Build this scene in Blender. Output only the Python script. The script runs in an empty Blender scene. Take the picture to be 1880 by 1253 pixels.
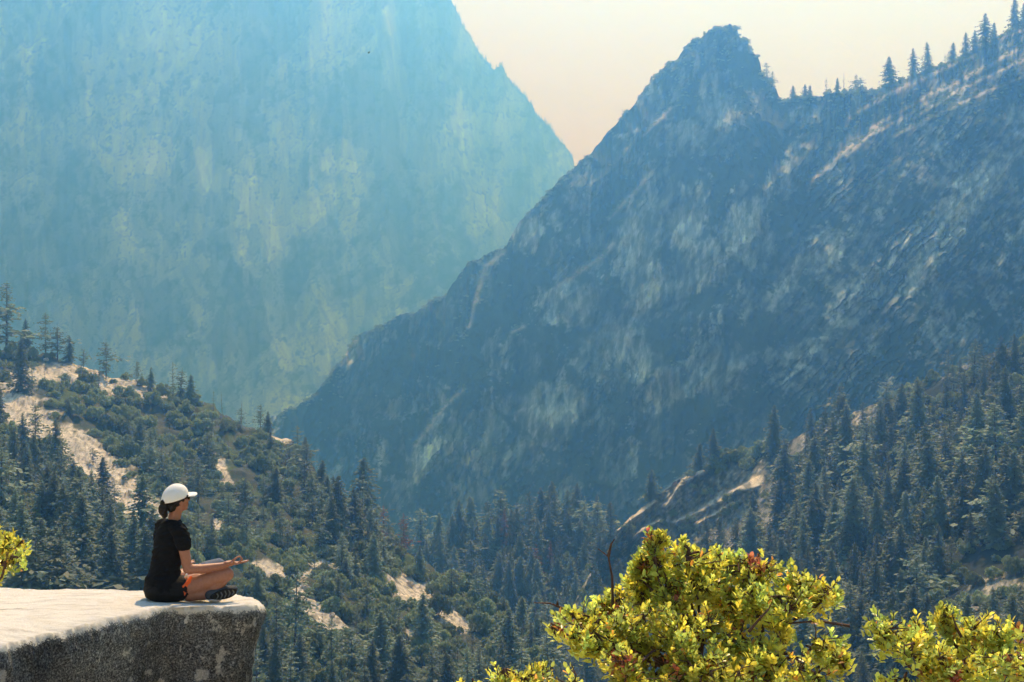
import bpy, math, random
import numpy as np
from mathutils import Vector, Matrix

# ------------------------------------------------------------------ camera, sky, sun, exposure
SC = bpy.context.scene
COL = SC.collection
F = 2611.0                     # focal length in photo pixels (50 mm on 36 mm, 1880 px wide)
HY = 480.0                     # image row of the horizon
cam_d = bpy.data.cameras.new("camera"); cam_d.lens = 50; cam_d.sensor_width = 36
cam_d.shift_y = -(626.5 - HY) / 1880.0
cam_d.clip_start = 0.1; cam_d.clip_end = 60000
cam = bpy.data.objects.new("camera", cam_d); COL.objects.link(cam)
cam.location = (0, 0, 0); cam.rotation_euler = (math.radians(90), 0, 0)
SC.camera = cam

SUN_AZ, SUN_EL = 7.0, 52.0     # azimuth right of the view direction (+Y), elevation
sun_dir = Vector((math.sin(math.radians(SUN_AZ)) * math.cos(math.radians(SUN_EL)),
                  math.cos(math.radians(SUN_AZ)) * math.cos(math.radians(SUN_EL)),
                  math.sin(math.radians(SUN_EL))))
world = bpy.data.worlds.new("World"); SC.world = world; world.use_nodes = True
wn = world.node_tree.nodes; wl = world.node_tree.links
bg = wn["Background"]
sky = wn.new("ShaderNodeTexSky"); sky.sky_type = 'NISHITA'; sky.sun_disc = False
sky.sun_elevation = math.radians(SUN_EL); sky.sun_rotation = math.radians(SUN_AZ)
sky.air_density = 1.0; sky.dust_density = 1.0; sky.ozone_density = 1.5
wl.new(sky.outputs[0], bg.inputs[0]); bg.inputs[1].default_value = 0.14
sun_d = bpy.data.lights.new("sun", 'SUN'); sun_d.energy = 5.0; sun_d.angle = math.radians(0.53)
sun_d.color = (1.0, 0.865, 0.86)
sun = bpy.data.objects.new("sun", sun_d); COL.objects.link(sun)
sun.rotation_euler = sun_dir.to_track_quat('Z', 'Y').to_euler()
SC.view_settings.view_transform = 'Standard'; SC.view_settings.look = 'None'
SC.view_settings.gamma = 1.0
SC.view_settings.exposure = 0.28
SC.render.engine = 'CYCLES'
cy = SC.cycles
cy.use_denoising = True; cy.denoiser = 'OPENIMAGEDENOISE'
try:
    cy.denoising_input_passes = 'RGB_ALBEDO_NORMAL'; cy.denoising_prefilter = 'ACCURATE'
except Exception: pass
cy.max_bounces = 6; cy.diffuse_bounces = 2; cy.glossy_bounces = 2
cy.transmission_bounces = 4; cy.volume_bounces = 1; cy.transparent_max_bounces = 8
cy.use_adaptive_sampling = False
cy.sample_clamp_indirect = 4.0

rng = random.Random(7)
NR = np.random.RandomState(11)

# ------------------------------------------------------------------ noise in numpy
_PERM = np.random.RandomState(3).permutation(4096).astype(np.int64)
def _h(ix, iy, s):
    return _PERM[(_PERM[(ix + s * 131) & 4095] + iy) & 4095]
_ANG = np.linspace(0, 2 * np.pi, 4096, endpoint=False)
_GX, _GY = np.cos(_ANG), np.sin(_ANG)
def pnoise(x, y, s=0):
    x = np.asarray(x, float); y = np.asarray(y, float)
    ix = np.floor(x).astype(np.int64); iy = np.floor(y).astype(np.int64)
    fx = x - ix; fy = y - iy
    u = fx * fx * fx * (fx * (fx * 6 - 15) + 10); v = fy * fy * fy * (fy * (fy * 6 - 15) + 10)
    def g(a, b):
        h = _h(ix + a, iy + b, s)
        return _GX[h] * (fx - a) + _GY[h] * (fy - b)
    return ((g(0, 0) * (1 - u) + g(1, 0) * u) * (1 - v) + (g(0, 1) * (1 - u) + g(1, 1) * u) * v) * 1.5
def fbm(x, y, octv=5, s=0, gain=0.5, lac=2.03):
    a = 1.0; t = 0.0; n = 0.0
    x = np.asarray(x, float); y = np.asarray(y, float)
    for k in range(octv):
        t = t + a * pnoise(x, y, s + k * 7); n += a; a *= gain
        x = x * lac + 3.1; y = y * lac + 1.7
    return t / n * 1.6
def ridged(x, y, octv=5, s=0, gain=0.5):
    a = 1.0; t = 0.0; n = 0.0
    for k in range(octv):
        t = t + a * (1 - np.abs(pnoise(x, y, s + k * 7)) * 2.2); n += a; a *= gain
        x = np.asarray(x) * 2.07 + 5.3; y = np.asarray(y) * 2.07 + 2.9
    return t / n
def sstep(a, b, x):
    t = np.clip((np.asarray(x, float) - a) / (b - a), 0, 1); return t * t * (3 - 2 * t)
def polyd(px, py, pts):
    """distance of points to a polyline"""
    best = np.full(np.shape(px), 1e9)
    for (x0, y0), (x1, y1) in zip(pts[:-1], pts[1:]):
        dx, dy = x1 - x0, y1 - y0
        t = np.clip(((px - x0) * dx + (py - y0) * dy) / (dx * dx + dy * dy + 1e-9), 0, 1)
        best = np.minimum(best, np.hypot(px - x0 - t * dx, py - y0 - t * dy))
    return best
def blob(px, py, cx, cy_, rx, ry, ang=0, soft=0.5, ns=0):
    a = math.radians(ang); dx = px - cx; dy = py - cy_
    u = (dx * math.cos(a) + dy * math.sin(a)) / rx; v = (-dx * math.sin(a) + dy * math.cos(a)) / ry
    r = np.sqrt(u * u + v * v) + 0.45 * fbm(px / (rx * .5 + 8), py / (ry * .5 + 8), 6, 50 + ns, .65)
    return 1 - sstep(1 - soft, 1 + soft * .4, r)
def interp_poly(px, pts):
    pts = sorted(pts); return np.interp(px, [p[0] for p in pts], [p[1] for p in pts])
def rbf(pts):
    """thin-plate interpolation of (px,py)->value"""
    P = np.array([[p[0] / 1000, p[1] / 1000] for p in pts]); V = np.array([p[2] for p in pts], float)
    n = len(P)
    def k(r): return np.where(r > 1e-9, r * r * np.log(r + 1e-12), 0)
    K = k(np.linalg.norm(P[:, None] - P[None], axis=2)) + np.eye(n) * 1e-3
    A = np.zeros((n + 3, n + 3)); A[:n, :n] = K; A[:n, n] = 1; A[:n, n + 1:] = P
    A[n, :n] = 1; A[n + 1:, :n] = P.T
    w = np.linalg.solve(A, np.concatenate([V, [0, 0, 0]]))
    def f(px, py):
        x = np.asarray(px, float) / 1000; y = np.asarray(py, float) / 1000
        o = w[n] + w[n + 1] * x + w[n + 2] * y
        for i in range(n):
            o = o + w[i] * k(np.hypot(x - P[i, 0], y - P[i, 1]))
        return o
    return f

# ------------------------------------------------------------------ mesh helpers
def mesh_np(name, verts, faces, mat=None, smooth=True, colors=None, mat_idx=None, mats=None):
    """faces: (n,4) or (n,3) int array"""
    me = bpy.data.meshes.new(name)
    verts = np.asarray(verts, np.float32); faces = np.asarray(faces, np.int32)
    k = faces.shape[1]; n = len(faces)
    me.vertices.add(len(verts)); me.vertices.foreach_set("co", verts.ravel())
    me.loops.add(n * k); me.loops.foreach_set("vertex_index", faces.ravel())
    me.polygons.add(n)
    me.polygons.foreach_set("loop_start", np.arange(0, n * k, k, dtype=np.int32))
    me.polygons.foreach_set("loop_total", np.full(n, k, np.int32))
    if mat_idx is not None: me.polygons.foreach_set("material_index", np.asarray(mat_idx, np.int32))
    me.update(calc_edges=True)
    me.polygons.foreach_set("use_smooth", np.full(n, bool(smooth)))
    if colors is not None:
        a = me.attributes.new("tint", 'FLOAT_COLOR', 'POINT')
        c = np.ones((len(verts), 4), np.float32); c[:, :3] = colors
        a.data.foreach_set("color", c.ravel())
    for m in (mats or ([mat] if mat else [])): me.materials.append(m)
    me.validate()
    return me
def link(name, me, parent=None, loc=None, rot=None, scale=None):
    o = bpy.data.objects.new(name, me); COL.objects.link(o)
    if parent: o.parent = parent
    if loc is not None: o.location = loc
    if rot is not None: o.rotation_euler = rot
    if scale is not None: o.scale = scale
    return o
def tag(o, label=None, cat=None, group=None, kind=None):
    if label: o["label"] = label
    if cat: o["category"] = cat
    if group: o["group"] = group
    if kind: o["kind"] = kind
    return o

# ------------------------------------------------------------------ materials
def new_mat(name):
    m = bpy.data.materials.new(name); m.use_nodes = True
    nt = m.node_tree; b = nt.nodes["Principled BSDF"]
    b.inputs["Specular IOR Level"].default_value = 0.15; b.inputs["Roughness"].default_value = 0.85
    return m, nt, b
def noise_node(nt, scale, detail=6, rough=0.6, vec=None, dist=0.0):
    n = nt.nodes.new("ShaderNodeTexNoise"); n.inputs["Scale"].default_value = scale
    n.inputs["Detail"].default_value = detail; n.inputs["Roughness"].default_value = rough
    n.inputs["Distortion"].default_value = dist
    if vec: nt.links.new(vec, n.inputs["Vector"])
    return n
def ramp(nt, fac, stops):
    r = nt.nodes.new("ShaderNodeValToRGB"); e = r.color_ramp.elements
    while len(e) < len(stops): e.new(0.5)
    for el, (p, c) in zip(e, stops):
        el.position = p; el.color = (*c, 1) if len(c) == 3 else c
    nt.links.new(fac, r.inputs[0]); return r
def mixc(nt, a, b, fac=0.5, mode='MIX'):
    n = nt.nodes.new("ShaderNodeMix"); n.data_type = 'RGBA'; n.blend_type = mode
    for s, v in ((6, a), (7, b)):
        if hasattr(v, "links"): nt.links.new(v, n.inputs[s])
        else: n.inputs[s].default_value = (*v, 1)
    if hasattr(fac, "links"): nt.links.new(fac, n.inputs[0])
    else: n.inputs[0].default_value = fac
    return n.outputs[2]
def coords(nt, scale=(1, 1, 1), rot=(0, 0, 0)):
    tc = nt.nodes.new("ShaderNodeTexCoord"); mp = nt.nodes.new("ShaderNodeMapping")
    mp.inputs["Scale"].default_value = scale; mp.inputs["Rotation"].default_value = rot
    nt.links.new(tc.outputs["Object"], mp.inputs["Vector"]); return mp.outputs[0]

def terrain_mat(name, fine, coarse, lo=0.6, hi=1.3, bump=0.0, stretch=(1, 1, 1), even=0.0):
    """surface colour comes from the 'tint' attribute (rock, soil, scrub); noise breaks it up"""
    m, nt, b = new_mat(name)
    at = nt.nodes.new("ShaderNodeAttribute"); at.attribute_name = "tint"
    v = coords(nt, stretch)
    n1 = noise_node(nt, fine, 8, 0.7, v); n2 = noise_node(nt, coarse, 6, 0.6, v)
    r1 = ramp(nt, n1.outputs[0], [(0.3, (lo,) * 3), (0.7, (hi,) * 3)])
    r2 = ramp(nt, n2.outputs[0], [(0.35, tuple(q + (1 - q) * even for q in (0.8, 0.82, 0.84))), (0.65, tuple(q + (1 - q) * even for q in (1.15, 1.12, 1.06)))])
    c = mixc(nt, at.outputs["Color"], r1.outputs[0], 1.0, 'MULTIPLY')
    c = mixc(nt, c, r2.outputs[0], 1.0, 'MULTIPLY')
    nt.links.new(c, b.inputs["Base Color"]); b.inputs["Roughness"].default_value = 0.95
    b.inputs["Specular IOR Level"].default_value = 0.05
    if bump:
        bm = nt.nodes.new("ShaderNodeBump"); bm.inputs["Strength"].default_value = 0.6
        bm.inputs["Distance"].default_value = bump
        nt.links.new(n1.outputs[0], bm.inputs["Height"]); nt.links.new(bm.outputs[0], b.inputs["Normal"])
    return m

# ------------------------------------------------------------------ terrain sheets
class Sheet:
    """a slope described by what stands where: rows run from its foot up to its crest, then over and down behind"""
    def __init__(s, name, x0, x1, nx, ridge, foot, ny, depth_foot=None, slope=None, depth=None,
                 back=(12, 38, 600), zdisp=None, ddisp=None, tint=None, mat=None, jag=(0, 1), crop=None):
        px = np.linspace(x0, x1, nx)
        ry = interp_poly(px, ridge)
        if jag[0]:
            ry = ry + jag[0] * fbm(px / jag[1], px * 0 + 7.7, 6, 91, 0.62)
        t = np.linspace(0, 1, ny) ** 1.0
        PX = np.repeat(px[None], ny, 0)
        PY = foot + (ry[None] - foot) * t[:, None]
        if depth is not None:
            D = depth(PX, PY)
        else:
            th = slope(PX, PY); D = np.zeros_like(PX); D[0] = depth_foot(px)
            for j in range(1, ny):
                Z = (HY - PY[j]) / F
                tt = np.maximum(np.tan(np.radians(th[j])) - Z, 0.08)
                D[j] = D[j - 1] + D[j - 1] / F * (PY[j - 1] - PY[j]) / tt
        if ddisp is not None: D = D + ddisp(PX, PY)
        X = D * (PX - 940) / F; Y = D.copy(); Zc = D * (HY - PY) / F
        if zdisp is not None: Zc = Zc + zdisp(X, Y)
        s.px, s.PX, s.PY, s.D, s.X, s.Y, s.Z, s.ry, s.foot, s.ny, s.nx, s.x0, s.x1 = px, PX, PY, D, X, Y, Zc, ry, foot, ny, nx, x0, x1
        nb, ang, run = back
        bx, by, bz = [X], [Y], [Zc]
        for k in range(1, nb + 1):
            q = run * (k / nb) ** 1.6
            w = fbm(X[-1] / (run * .3), (Y[-1] + q) / (run * .3), 4, 33) * q * 0.25
            dx = X[-1] / Y[-1]
            bx.append((X[-1] + dx * q)[None]); by.append((Y[-1] + q)[None])
            rise = (HY - ry) / F
            bz.append((Zc[-1] + np.maximum(rise, 0) * 0 - q * math.tan(math.radians(ang)) * (1 - math.exp(-3.0 * k / nb)) + w * .5)[None])
        VX = np.concatenate(bx); VY = np.concatenate(by); VZ = np.concatenate(bz)
        R = VX.shape[0]
        tc = tint(PX, PY) if tint is not None else np.full(PX.shape + (3,), 0.3)
        tc = np.concatenate([tc] + [tc[-1:]] * nb)
        idx = np.arange(R * nx).reshape(R, nx)
        fc = np.stack([idx[:-1, :-1], idx[:-1, 1:], idx[1:, 1:], idx[1:, :-1]], -1).reshape(-1, 4)
        me = mesh_np(name, np.stack([VX, VY, VZ], -1).reshape(-1, 3), fc, mat, True, tc.reshape(-1, 3))
        s.obj = link(name, me); s.obj["kind"] = "structure"
    def at(s, px, py):
        """3-D point of the slope seen at that place of the photo"""
        i = (px - s.x0) / (s.x1 - s.x0) * (s.nx - 1); i = min(max(i, 0), s.nx - 1.001); i0 = int(i); fi = i - i0
        ry = s.ry[i0] * (1 - fi) + s.ry[i0 + 1] * fi
        j = (py - s.foot) / (ry - s.foot) * (s.ny - 1); j = min(max(j, 0), s.ny - 1.001); j0 = int(j); fj = j - j0
        r = []
        for A in (s.X, s.Y, s.Z):
            r.append((A[j0, i0] * (1 - fi) + A[j0, i0 + 1] * fi) * (1 - fj) + (A[j0 + 1, i0] * (1 - fi) + A[j0 + 1, i0 + 1] * fi) * fj)
        return Vector(r)
    def crest(s, px): return float(np.interp(px, s.px, s.ry))

def tint_mix(*layers):
    """layers: base colour, then (mask, colour) pairs"""
    base, rest = layers[0], layers[1:]
    out = None
    for mask, c in rest:
        if out is None: out = np.zeros(mask.shape + (3,)) + np.array(base)
        out = out * (1 - mask[..., None]) + np.array(c) * mask[..., None]
    return out
GRAN = (0.36, 0.33, 0.30); SCRUB = (0.040, 0.052, 0.026); SOIL = (0.21, 0.17, 0.13); PALE = (0.55, 0.50, 0.45)

# --- far haze-washed mountains
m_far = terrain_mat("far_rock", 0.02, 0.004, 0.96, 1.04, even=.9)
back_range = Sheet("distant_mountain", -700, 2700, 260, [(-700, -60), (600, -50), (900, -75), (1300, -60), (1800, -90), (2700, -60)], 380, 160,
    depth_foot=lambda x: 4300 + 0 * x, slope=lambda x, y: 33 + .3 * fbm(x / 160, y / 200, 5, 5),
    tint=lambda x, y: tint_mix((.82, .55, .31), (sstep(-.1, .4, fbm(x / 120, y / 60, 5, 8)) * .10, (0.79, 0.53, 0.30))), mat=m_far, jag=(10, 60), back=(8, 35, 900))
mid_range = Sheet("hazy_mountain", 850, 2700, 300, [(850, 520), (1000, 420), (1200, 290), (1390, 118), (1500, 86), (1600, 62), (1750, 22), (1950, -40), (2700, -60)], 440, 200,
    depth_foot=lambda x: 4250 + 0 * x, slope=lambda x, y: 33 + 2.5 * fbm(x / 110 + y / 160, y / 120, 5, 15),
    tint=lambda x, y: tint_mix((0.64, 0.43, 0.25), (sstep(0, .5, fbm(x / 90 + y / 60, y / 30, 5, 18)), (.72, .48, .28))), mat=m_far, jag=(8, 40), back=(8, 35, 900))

def plates(u, v, per, ln, s):
    """overlapping rock sheets lying along v: 0..1 ramp across each sheet, broken along its length"""
    w = u / per + 1.1 * fbm(u / (per * 3.3), v / ln, 4, s) + .5 * fbm(u / per * .9, v / (ln * .35), 3, s + 3)
    return w - np.floor(w), _PERM[(np.floor(w).astype(np.int64) * 37 + s) & 4095] / 4096.0
# --- the great wall on the left
def cliff_slope(x, y):
    s = 72 + 9 * fbm(x / 60, y / 260, 5, 21) + 7 * fbm((x + y * .5) / 40, (y - x * .9) / 300, 5, 27)
    s = s + 9 * fbm(x / 130, y / 130, 4, 29)
    # ribs running down to the right, ledges
    for pts, w, dv in (([(500, 150), (640, 330), (760, 470), (860, 560)], 12, -22), ([(700, 0), (740, 120), (760, 240), (830, 420), (900, 520)], 8, -20),
                       ([(0, 330), (160, 200), (270, 120)], 6, -12), ([(390, 60), (470, 100), (510, 160)], 8, -16),
                       ([(620, 240), (700, 330), (800, 440)], 6, -18), ([(560, 560), (640, 600), (700, 640)], 7, -15),
                       ([(850, 180), (870, 260), (960, 330), (1040, 300)], 6, -18)):
        s = s + dv * np.exp(-(polyd(x, y, pts) / w) ** 2) * (0.6 + .6 * fbm(x / 12, y / 12, 3, 44))
    return np.clip(s, 42, 86)
def cliff_tint(x, y):
    n1 = fbm(x / 22, y / 300, 6, 61, .6); n2 = fbm(x / 110, y / 110, 5, 62); n3 = fbm((x - y * .55) / 14, (y + x * .6) / 170, 5, 63, .6)
    n4 = fbm(x / 16, y / 22, 5, 64, .65)
    dark = sstep(-.1, .3, n1 * .5 + n2 * .8 - .05)
    pale = sstep(.05, .5, n1 * .6 - n2 * .5 + .15 * n3)
    diag = sstep(350, 700, y + .3 * x) 
    vg = np.clip(sstep(.1, .35, n4 + .4 * n2 - .1) * .8, 0, 1)
    arch = np.exp(-(polyd(x, y, [(395, 650), (420, 600), (455, 560), (470, 535)]) / 7) ** 2)
    arch = np.maximum(arch, np.exp(-(polyd(x, y, [(400, 640), (450, 595), (520, 585)]) / 6) ** 2))
    arch = np.maximum(arch, np.exp(-(polyd(x, y, [(520, 600), (570, 625), (600, 632), (560, 600)]) / 12) ** 2))
    arch = np.maximum(arch, blob(x, y, 410, 365, 22, 12, 0, .4, 1)); arch = np.maximum(arch, np.exp(-(polyd(x, y, [(295, 370), (300, 460), (310, 540)]) / 3) ** 2))
    arch = np.maximum(arch, np.exp(-(polyd(x, y, [(330, 470), (370, 470), (400, 455)]) / 4) ** 2))
    pl = blob(x, y, 360, 90, 110, 90, 0, .6, 2) * .8 + blob(x, y, 240, 110, 60, 60, 0, .6, 3) * .5 + blob(x, y, 855, 240, 22, 90, -6, .6, 4) + blob(x, y, 480, 240, 80, 60, 0, .8, 5) * .5
    pl = np.clip(pl + np.exp(-(polyd(x, y, [(680, 240), (740, 340), (800, 430), (850, 480)]) / 9) ** 2) * .8, 0, 1)
    jo = sstep(.25, .5, n3) * diag
    p1, c1 = plates((x + y * .55), (y - x * .55), 46, 150, 611); p2, c2 = plates(x + .12 * y, y, 30, 200, 615); p3, c3 = plates(y - .35 * x, x + .35 * y, 60, 120, 619)
    bg_ = fbm((x + y * .6) / 150, (y - x * .5) / 330, 4, 671, .55); bg2 = fbm((x - y * .15) / 90, y / 420, 4, 675, .55)
    slabv = sstep(-.03, .03, bg_) * .45 + sstep(.02, .06, bg2) * .35 + sstep(.2, .23, bg_) * .2
    wsel = sstep(-.1, .15, n2)
    pt = (c1 * wsel + c2 * (1 - wsel)) * .6 + c3 * .4; crack = np.maximum(sstep(.90, .97, p1) * wsel, np.maximum(sstep(.92, .98, p2) * (1 - wsel), sstep(.94, .99, p3) * .8))
    return (.42 + .98 * slabv[..., None]) * tint_mix((0.32, 0.32, 0.31), (sstep(.45, .1, pt) * .8, (0.13, .135, .13)), (sstep(.55, .85, pt) * .8, (.56, .54, .50)), (crack * .85, (.05, .05, .045)), (dark * .45, (0.07, 0.075, 0.06)), (pale * .4, (0.60, 0.58, 0.54)), (np.clip(pl * (.6 + .6 * n1), 0, 1), (0.60, 0.59, 0.56)), (vg * .85, SCRUB), (jo * .5, (0.12, .11, .1)), (np.clip(arch, 0, 1) * .55 * np.clip(.5 + n4 * 1.5, 0, 1), (0.05, 0.055, 0.05)))
m_cliff = terrain_mat("granite_cliff", 0.02, 0.005, 0.7, 1.3, 0, (1, 1, .25))
cliff = Sheet("granite_cliff_mountain", -500, 1250, 620, [(-500, -120), (0, -90), (400, -70), (700, -60), (800, -40), (830, 0), (850, 50), (875, 85), (905, 130), (920, 120), (935, 150), (975, 190), (985, 215), (1010, 235), (1035, 262), (1052, 290), (1060, 330), (1110, 420), (1250, 600)], 820, 520,
    depth_foot=lambda x: 3100 + 1000 * sstep(300, 1150, x), slope=cliff_slope, tint=cliff_tint, mat=m_cliff, jag=(9, 26), back=(10, 40, 700))

# --- the shaded mountain with the peak
RIDGE_E = [(380, 840), (470, 790), (500, 765), (540, 748), (570, 732), (600, 700), (628, 660), (652, 618), (700, 598), (735, 578), (765, 572), (790, 552), (815, 545), (840, 510), (862, 480), (900, 466), (930, 452), (952, 410), (985, 375), (1010, 350), (1035, 322), (1060, 303), (1085, 282), (1110, 250), (1135, 222), (1160, 196), (1185, 165), (1205, 140), (1225, 118), (1240, 112), (1255, 92), (1268, 78), (1285, 72), (1300, 58), (1325, 52), (1340, 44), (1352, 52), (1358, 68), (1374, 80), (1376, 92), (1392, 105), (1397, 118), (1398, 135), (1408, 148), (1425, 165), (1434, 183), (1455, 186), (1480, 178), (1510, 176), (1540, 168), (1575, 168), (1600, 166), (1625, 160), (1650, 150), (1680, 138), (1720, 122), (1750, 112), (1780, 98), (1820, 76), (1850, 60), (1880, 42), (2000, -20), (2300, -60)]
LEDGES = [([(1118, 402), (1150, 368), (1196, 318)], 4), ([(1026, 524), (1060, 502), (1105, 472), (1125, 448)], 4), ([(762, 818), (798, 770), (820, 742), (852, 714)], 4),
          ([(1490, 330), (1540, 285), (1570, 262), (1610, 232)], 4), ([(1180, 250), (1230, 200)], 3), ([(1220, 900), (1260, 870), (1300, 850)], 3),
          ([(1555, 285), (1600, 245), (1650, 222), (1700, 190)], 4), ([(1560, 215), (1620, 178), (1700, 140), (1790, 100)], 4), ([(1600, 235), (1700, 178), (1800, 128), (1880, 84)], 4),
          ([(1680, 215), (1760, 165), (1880, 110)], 3), ([(1740, 105), (1800, 82), (1880, 55)], 3), ([(1640, 250), (1760, 190), (1880, 140)], 3), ([(1600, 330), (1650, 290)], 2),
          ([(860, 600), (870, 560), (890, 490), (925, 462)], 4), ([(590, 705), (640, 640), (655, 622)], 3), ([(940, 610), (962, 600)], 3)]
def e_coords(x, y):
    a = math.radians(-50); return (x * math.cos(a) + y * math.sin(a)), (-x * math.sin(a) + y * math.cos(a))
def right_slab(x, y):    # 1 inside the diagonal slabs on the right
    return sstep(-40, 80, (x - 1430) + (y - 420) * .35) * sstep(150, 260, y)
def e_slope(x, y):
    al, ac = e_coords(x, y)
    top = sstep(60, -60, y - (345 - (x - 1490) * .52)) * sstep(1440, 1520, x)     # sunlit slabs by the skyline
    s = 54.5 + 5 * fbm(x / 70, y / 90, 3, 71) + 6 * fbm(x / 120, y / 120, 3, 72)
    sl = 55.5 + 6 * fbm(ac / 16, al / 90, 3, 73, .5) + 5 * fbm(x / 70, y / 70, 3, 74)
    rs = right_slab(x, y); s = s * (1 - rs) + sl * rs
    st = 62 - 38 * sstep(.04, .30, fbm(ac / 8 + .02 * al, al / 70, 5, 75, .62) + .5 * fbm(x / 50, y / 50, 4, 76)) + 3 * fbm(x / 20, y / 10, 3, 77)
    s = s * (1 - top) + st * top
    lowleft = sstep(650, 900, y) ; s = s + lowleft * 8 * fbm((x + y) / 30, (x - y) / 80, 4, 78)
    nz = fbm(x / 9, y / 9, 3, 79)
    q1, k1 = plates(ac, al, 17, 120, 641); q2, k2 = plates(x + .25 * y, y - .2 * x, 24, 80, 645)
    s = s + 6 * sstep(500, 800, y)
    for pts, w in LEDGES:
        dd = polyd(x, y, pts); g = np.exp(-(dd / (w * 1.25)) ** 2) * np.clip(.9 + .9 * nz, 0, 1)
        s = s * (1 - g) + 17 * g
    return np.clip(s, 20, 86)
def e_disp(x, y):
    al, ac = e_coords(x, y)
    d = 44 * ridged(x / 150, y / 230, 3, 81) + 8 * fbm(x / 30, y / 50, 4, 83) + 3 * ridged((x + .4 * y) / 22, (y - .3 * x) / 34, 4, 84)
    rs = right_slab(x, y)
    q1, k1 = plates(ac, al, 17, 120, 641); q2, k2 = plates(x + .25 * y, y - .2 * x, 24, 80, 645); q3_, k3 = plates(y - .55 * x, x + .5 * y, 34, 90, 649)
    return -d * (1 - .5 * rs) - rs * 6 * ridged(ac / 30, al / 260, 4, 85) + (- 8 * q1 * rs - 6 * q2 * (1 - rs) + 6 * q3_) * (.2 + .8 * sstep(.0, .3, fbm(x / 130, y / 130, 3, 655)))
def e_tint(x, y):
    al, ac = e_coords(x, y)
    wx = 9 * fbm(x / 90, y / 90, 2, 105); wy = 9 * fbm(x / 90, y / 90, 2, 106); x0_, y0_ = x, y
    x = x + wx; y = y + wy; al, ac = e_coords(x, y)
    n1 = .55 * fbm(x / 12, y / 90, 6, 101, .62) + .6 * fbm((x + y * .5) / 16, (y - x * .4) / 60, 5, 107, .62); n2 = fbm(x / 90, y / 90, 5, 102); n3 = fbm(ac / 9, al / 60, 6, 103, .65); n4 = fbm(x / 13, y / 13, 5, 104, .68)
    rs = right_slab(x, y)
    tex = n1 * (1 - rs) + (.45 * n3 + .7 * fbm(x / 22, y / 22, 6, 108, .68)) * rs
    x, y = x0_, y0_
    veg = sstep(-.08, .12, n4 * .5 + n2 * 1.25 + .04 - .25 * rs)
    up = sstep(300, 60, y) * sstep(1500, 1100, x)                       # scrub on the upper peak
    bands = np.zeros_like(x)
    for pts, w in (([(1240, 300), (1330, 270), (1420, 200)], 26), ([(850, 560), (930, 500), (1010, 470)], 30), ([(560, 830), (700, 700), (820, 600)], 34), ([(1640, 760), (1750, 690), (1900, 620)], 55),
                   ([(1150, 840), (1250, 780), (1400, 760), (1560, 740)], 50), ([(960, 640), (1050, 610)], 26), ([(1380, 520), (1440, 430), (1480, 340)], 26), ([(1600, 170), (1560, 230), (1510, 290)], 16), ([(1330, 640), (1450, 600), (1600, 640)], 34)):
        bands = np.maximum(bands, np.exp(-(polyd(x, y, pts) / w) ** 2))
    veg = np.clip(veg + up * .35 * sstep(-.3, .2, n4) + bands * (.65 + .5 * n4), 0, 1)
    pale = np.zeros_like(x)
    for c in ((1060, 362, 14, 26, 30), (980, 434, 14, 36, 15), (1242, 434, 26, 34, 10), (1045, 540, 20, 32, 0), (1006, 556, 12, 26, 10), (1148, 494, 26, 26, -20), (1026, 815, 18, 14, 0), (1210, 730, 40, 30, -40), (1140, 848, 34, 50, 30), (1450, 520, 34, 14, -45), (1590, 640, 60, 14, -45), (1690, 500, 24, 60, 40), (1480, 640, 50, 16, -20), (1245, 255, 48, 34, -10), (1318, 205, 40, 36, 10), (1050, 560, 62, 46, -20), (965, 425, 30, 42, 20), (1270, 385, 34, 60, 15), (1075, 350, 40, 45, 35), (1180, 420, 46, 60, 30),
              (1200, 520, 70, 40, -30), (1130, 660, 80, 60, -30), (1290, 490, 60, 50, 0), (1340, 210, 22, 30, 0), (1480, 210, 40, 18, 0), (870, 800, 60, 60, -40), (1010, 760, 70, 60, -30), (1370, 440, 45, 70, -30),
              (1640, 480, 110, 34, -50), (1760, 380, 130, 40, -50), (1560, 560, 50, 28, -50), (1700, 610, 40, 14, -45), (780, 830, 24, 70, 20), (1240, 700, 60, 40, -30), (1500, 470, 60, 30, -25)):
        pale = np.maximum(pale, blob(x, y, c[0], c[1], c[2], c[3], c[4], .18, int(c[0])))
    pale = np.clip(pale * (.75 + .7 * tex), 0, 1)
    veg = veg * (1 - .85 * pale)
    br = sstep(-.35, .5, tex)[..., None]
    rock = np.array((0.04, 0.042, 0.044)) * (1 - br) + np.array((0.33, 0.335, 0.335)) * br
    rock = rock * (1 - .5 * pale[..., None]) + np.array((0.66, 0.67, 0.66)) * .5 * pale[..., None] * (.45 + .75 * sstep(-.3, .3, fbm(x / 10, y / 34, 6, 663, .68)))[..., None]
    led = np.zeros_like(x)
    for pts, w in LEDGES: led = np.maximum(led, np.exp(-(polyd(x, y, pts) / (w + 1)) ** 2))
    top = sstep(40, -40, y - (345 - (x - 1490) * .52)) * sstep(1440, 1520, x)
    q1, k1 = plates(ac, al, 17, 120, 641); q2, k2 = plates(x + .25 * y, y - .2 * x, 24, 80, 645); q3_, k3 = plates(y - .55 * x, x + .5 * y, 34, 90, 649)
    kk = (k1 * rs + k2 * (1 - rs)) * .65 + k3 * .35
    cr = np.maximum(sstep(.86, .96, q1) * rs, sstep(.88, .97, q2) * (1 - rs)); cr = np.maximum(cr, sstep(.90, .98, q3_) * .8)
    mk = (.15 + .85 * sstep(.0, .3, fbm(x / 130, y / 130, 3, 655)))[..., None]
    big = fbm((x + y * .5) / 90, (y - x * .4) / 170, 4, 657); bigv = (.7 + .55 * sstep(-.02, .04, big) * (1 - .4 * sstep(.3, .34, big)))[..., None]
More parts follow.
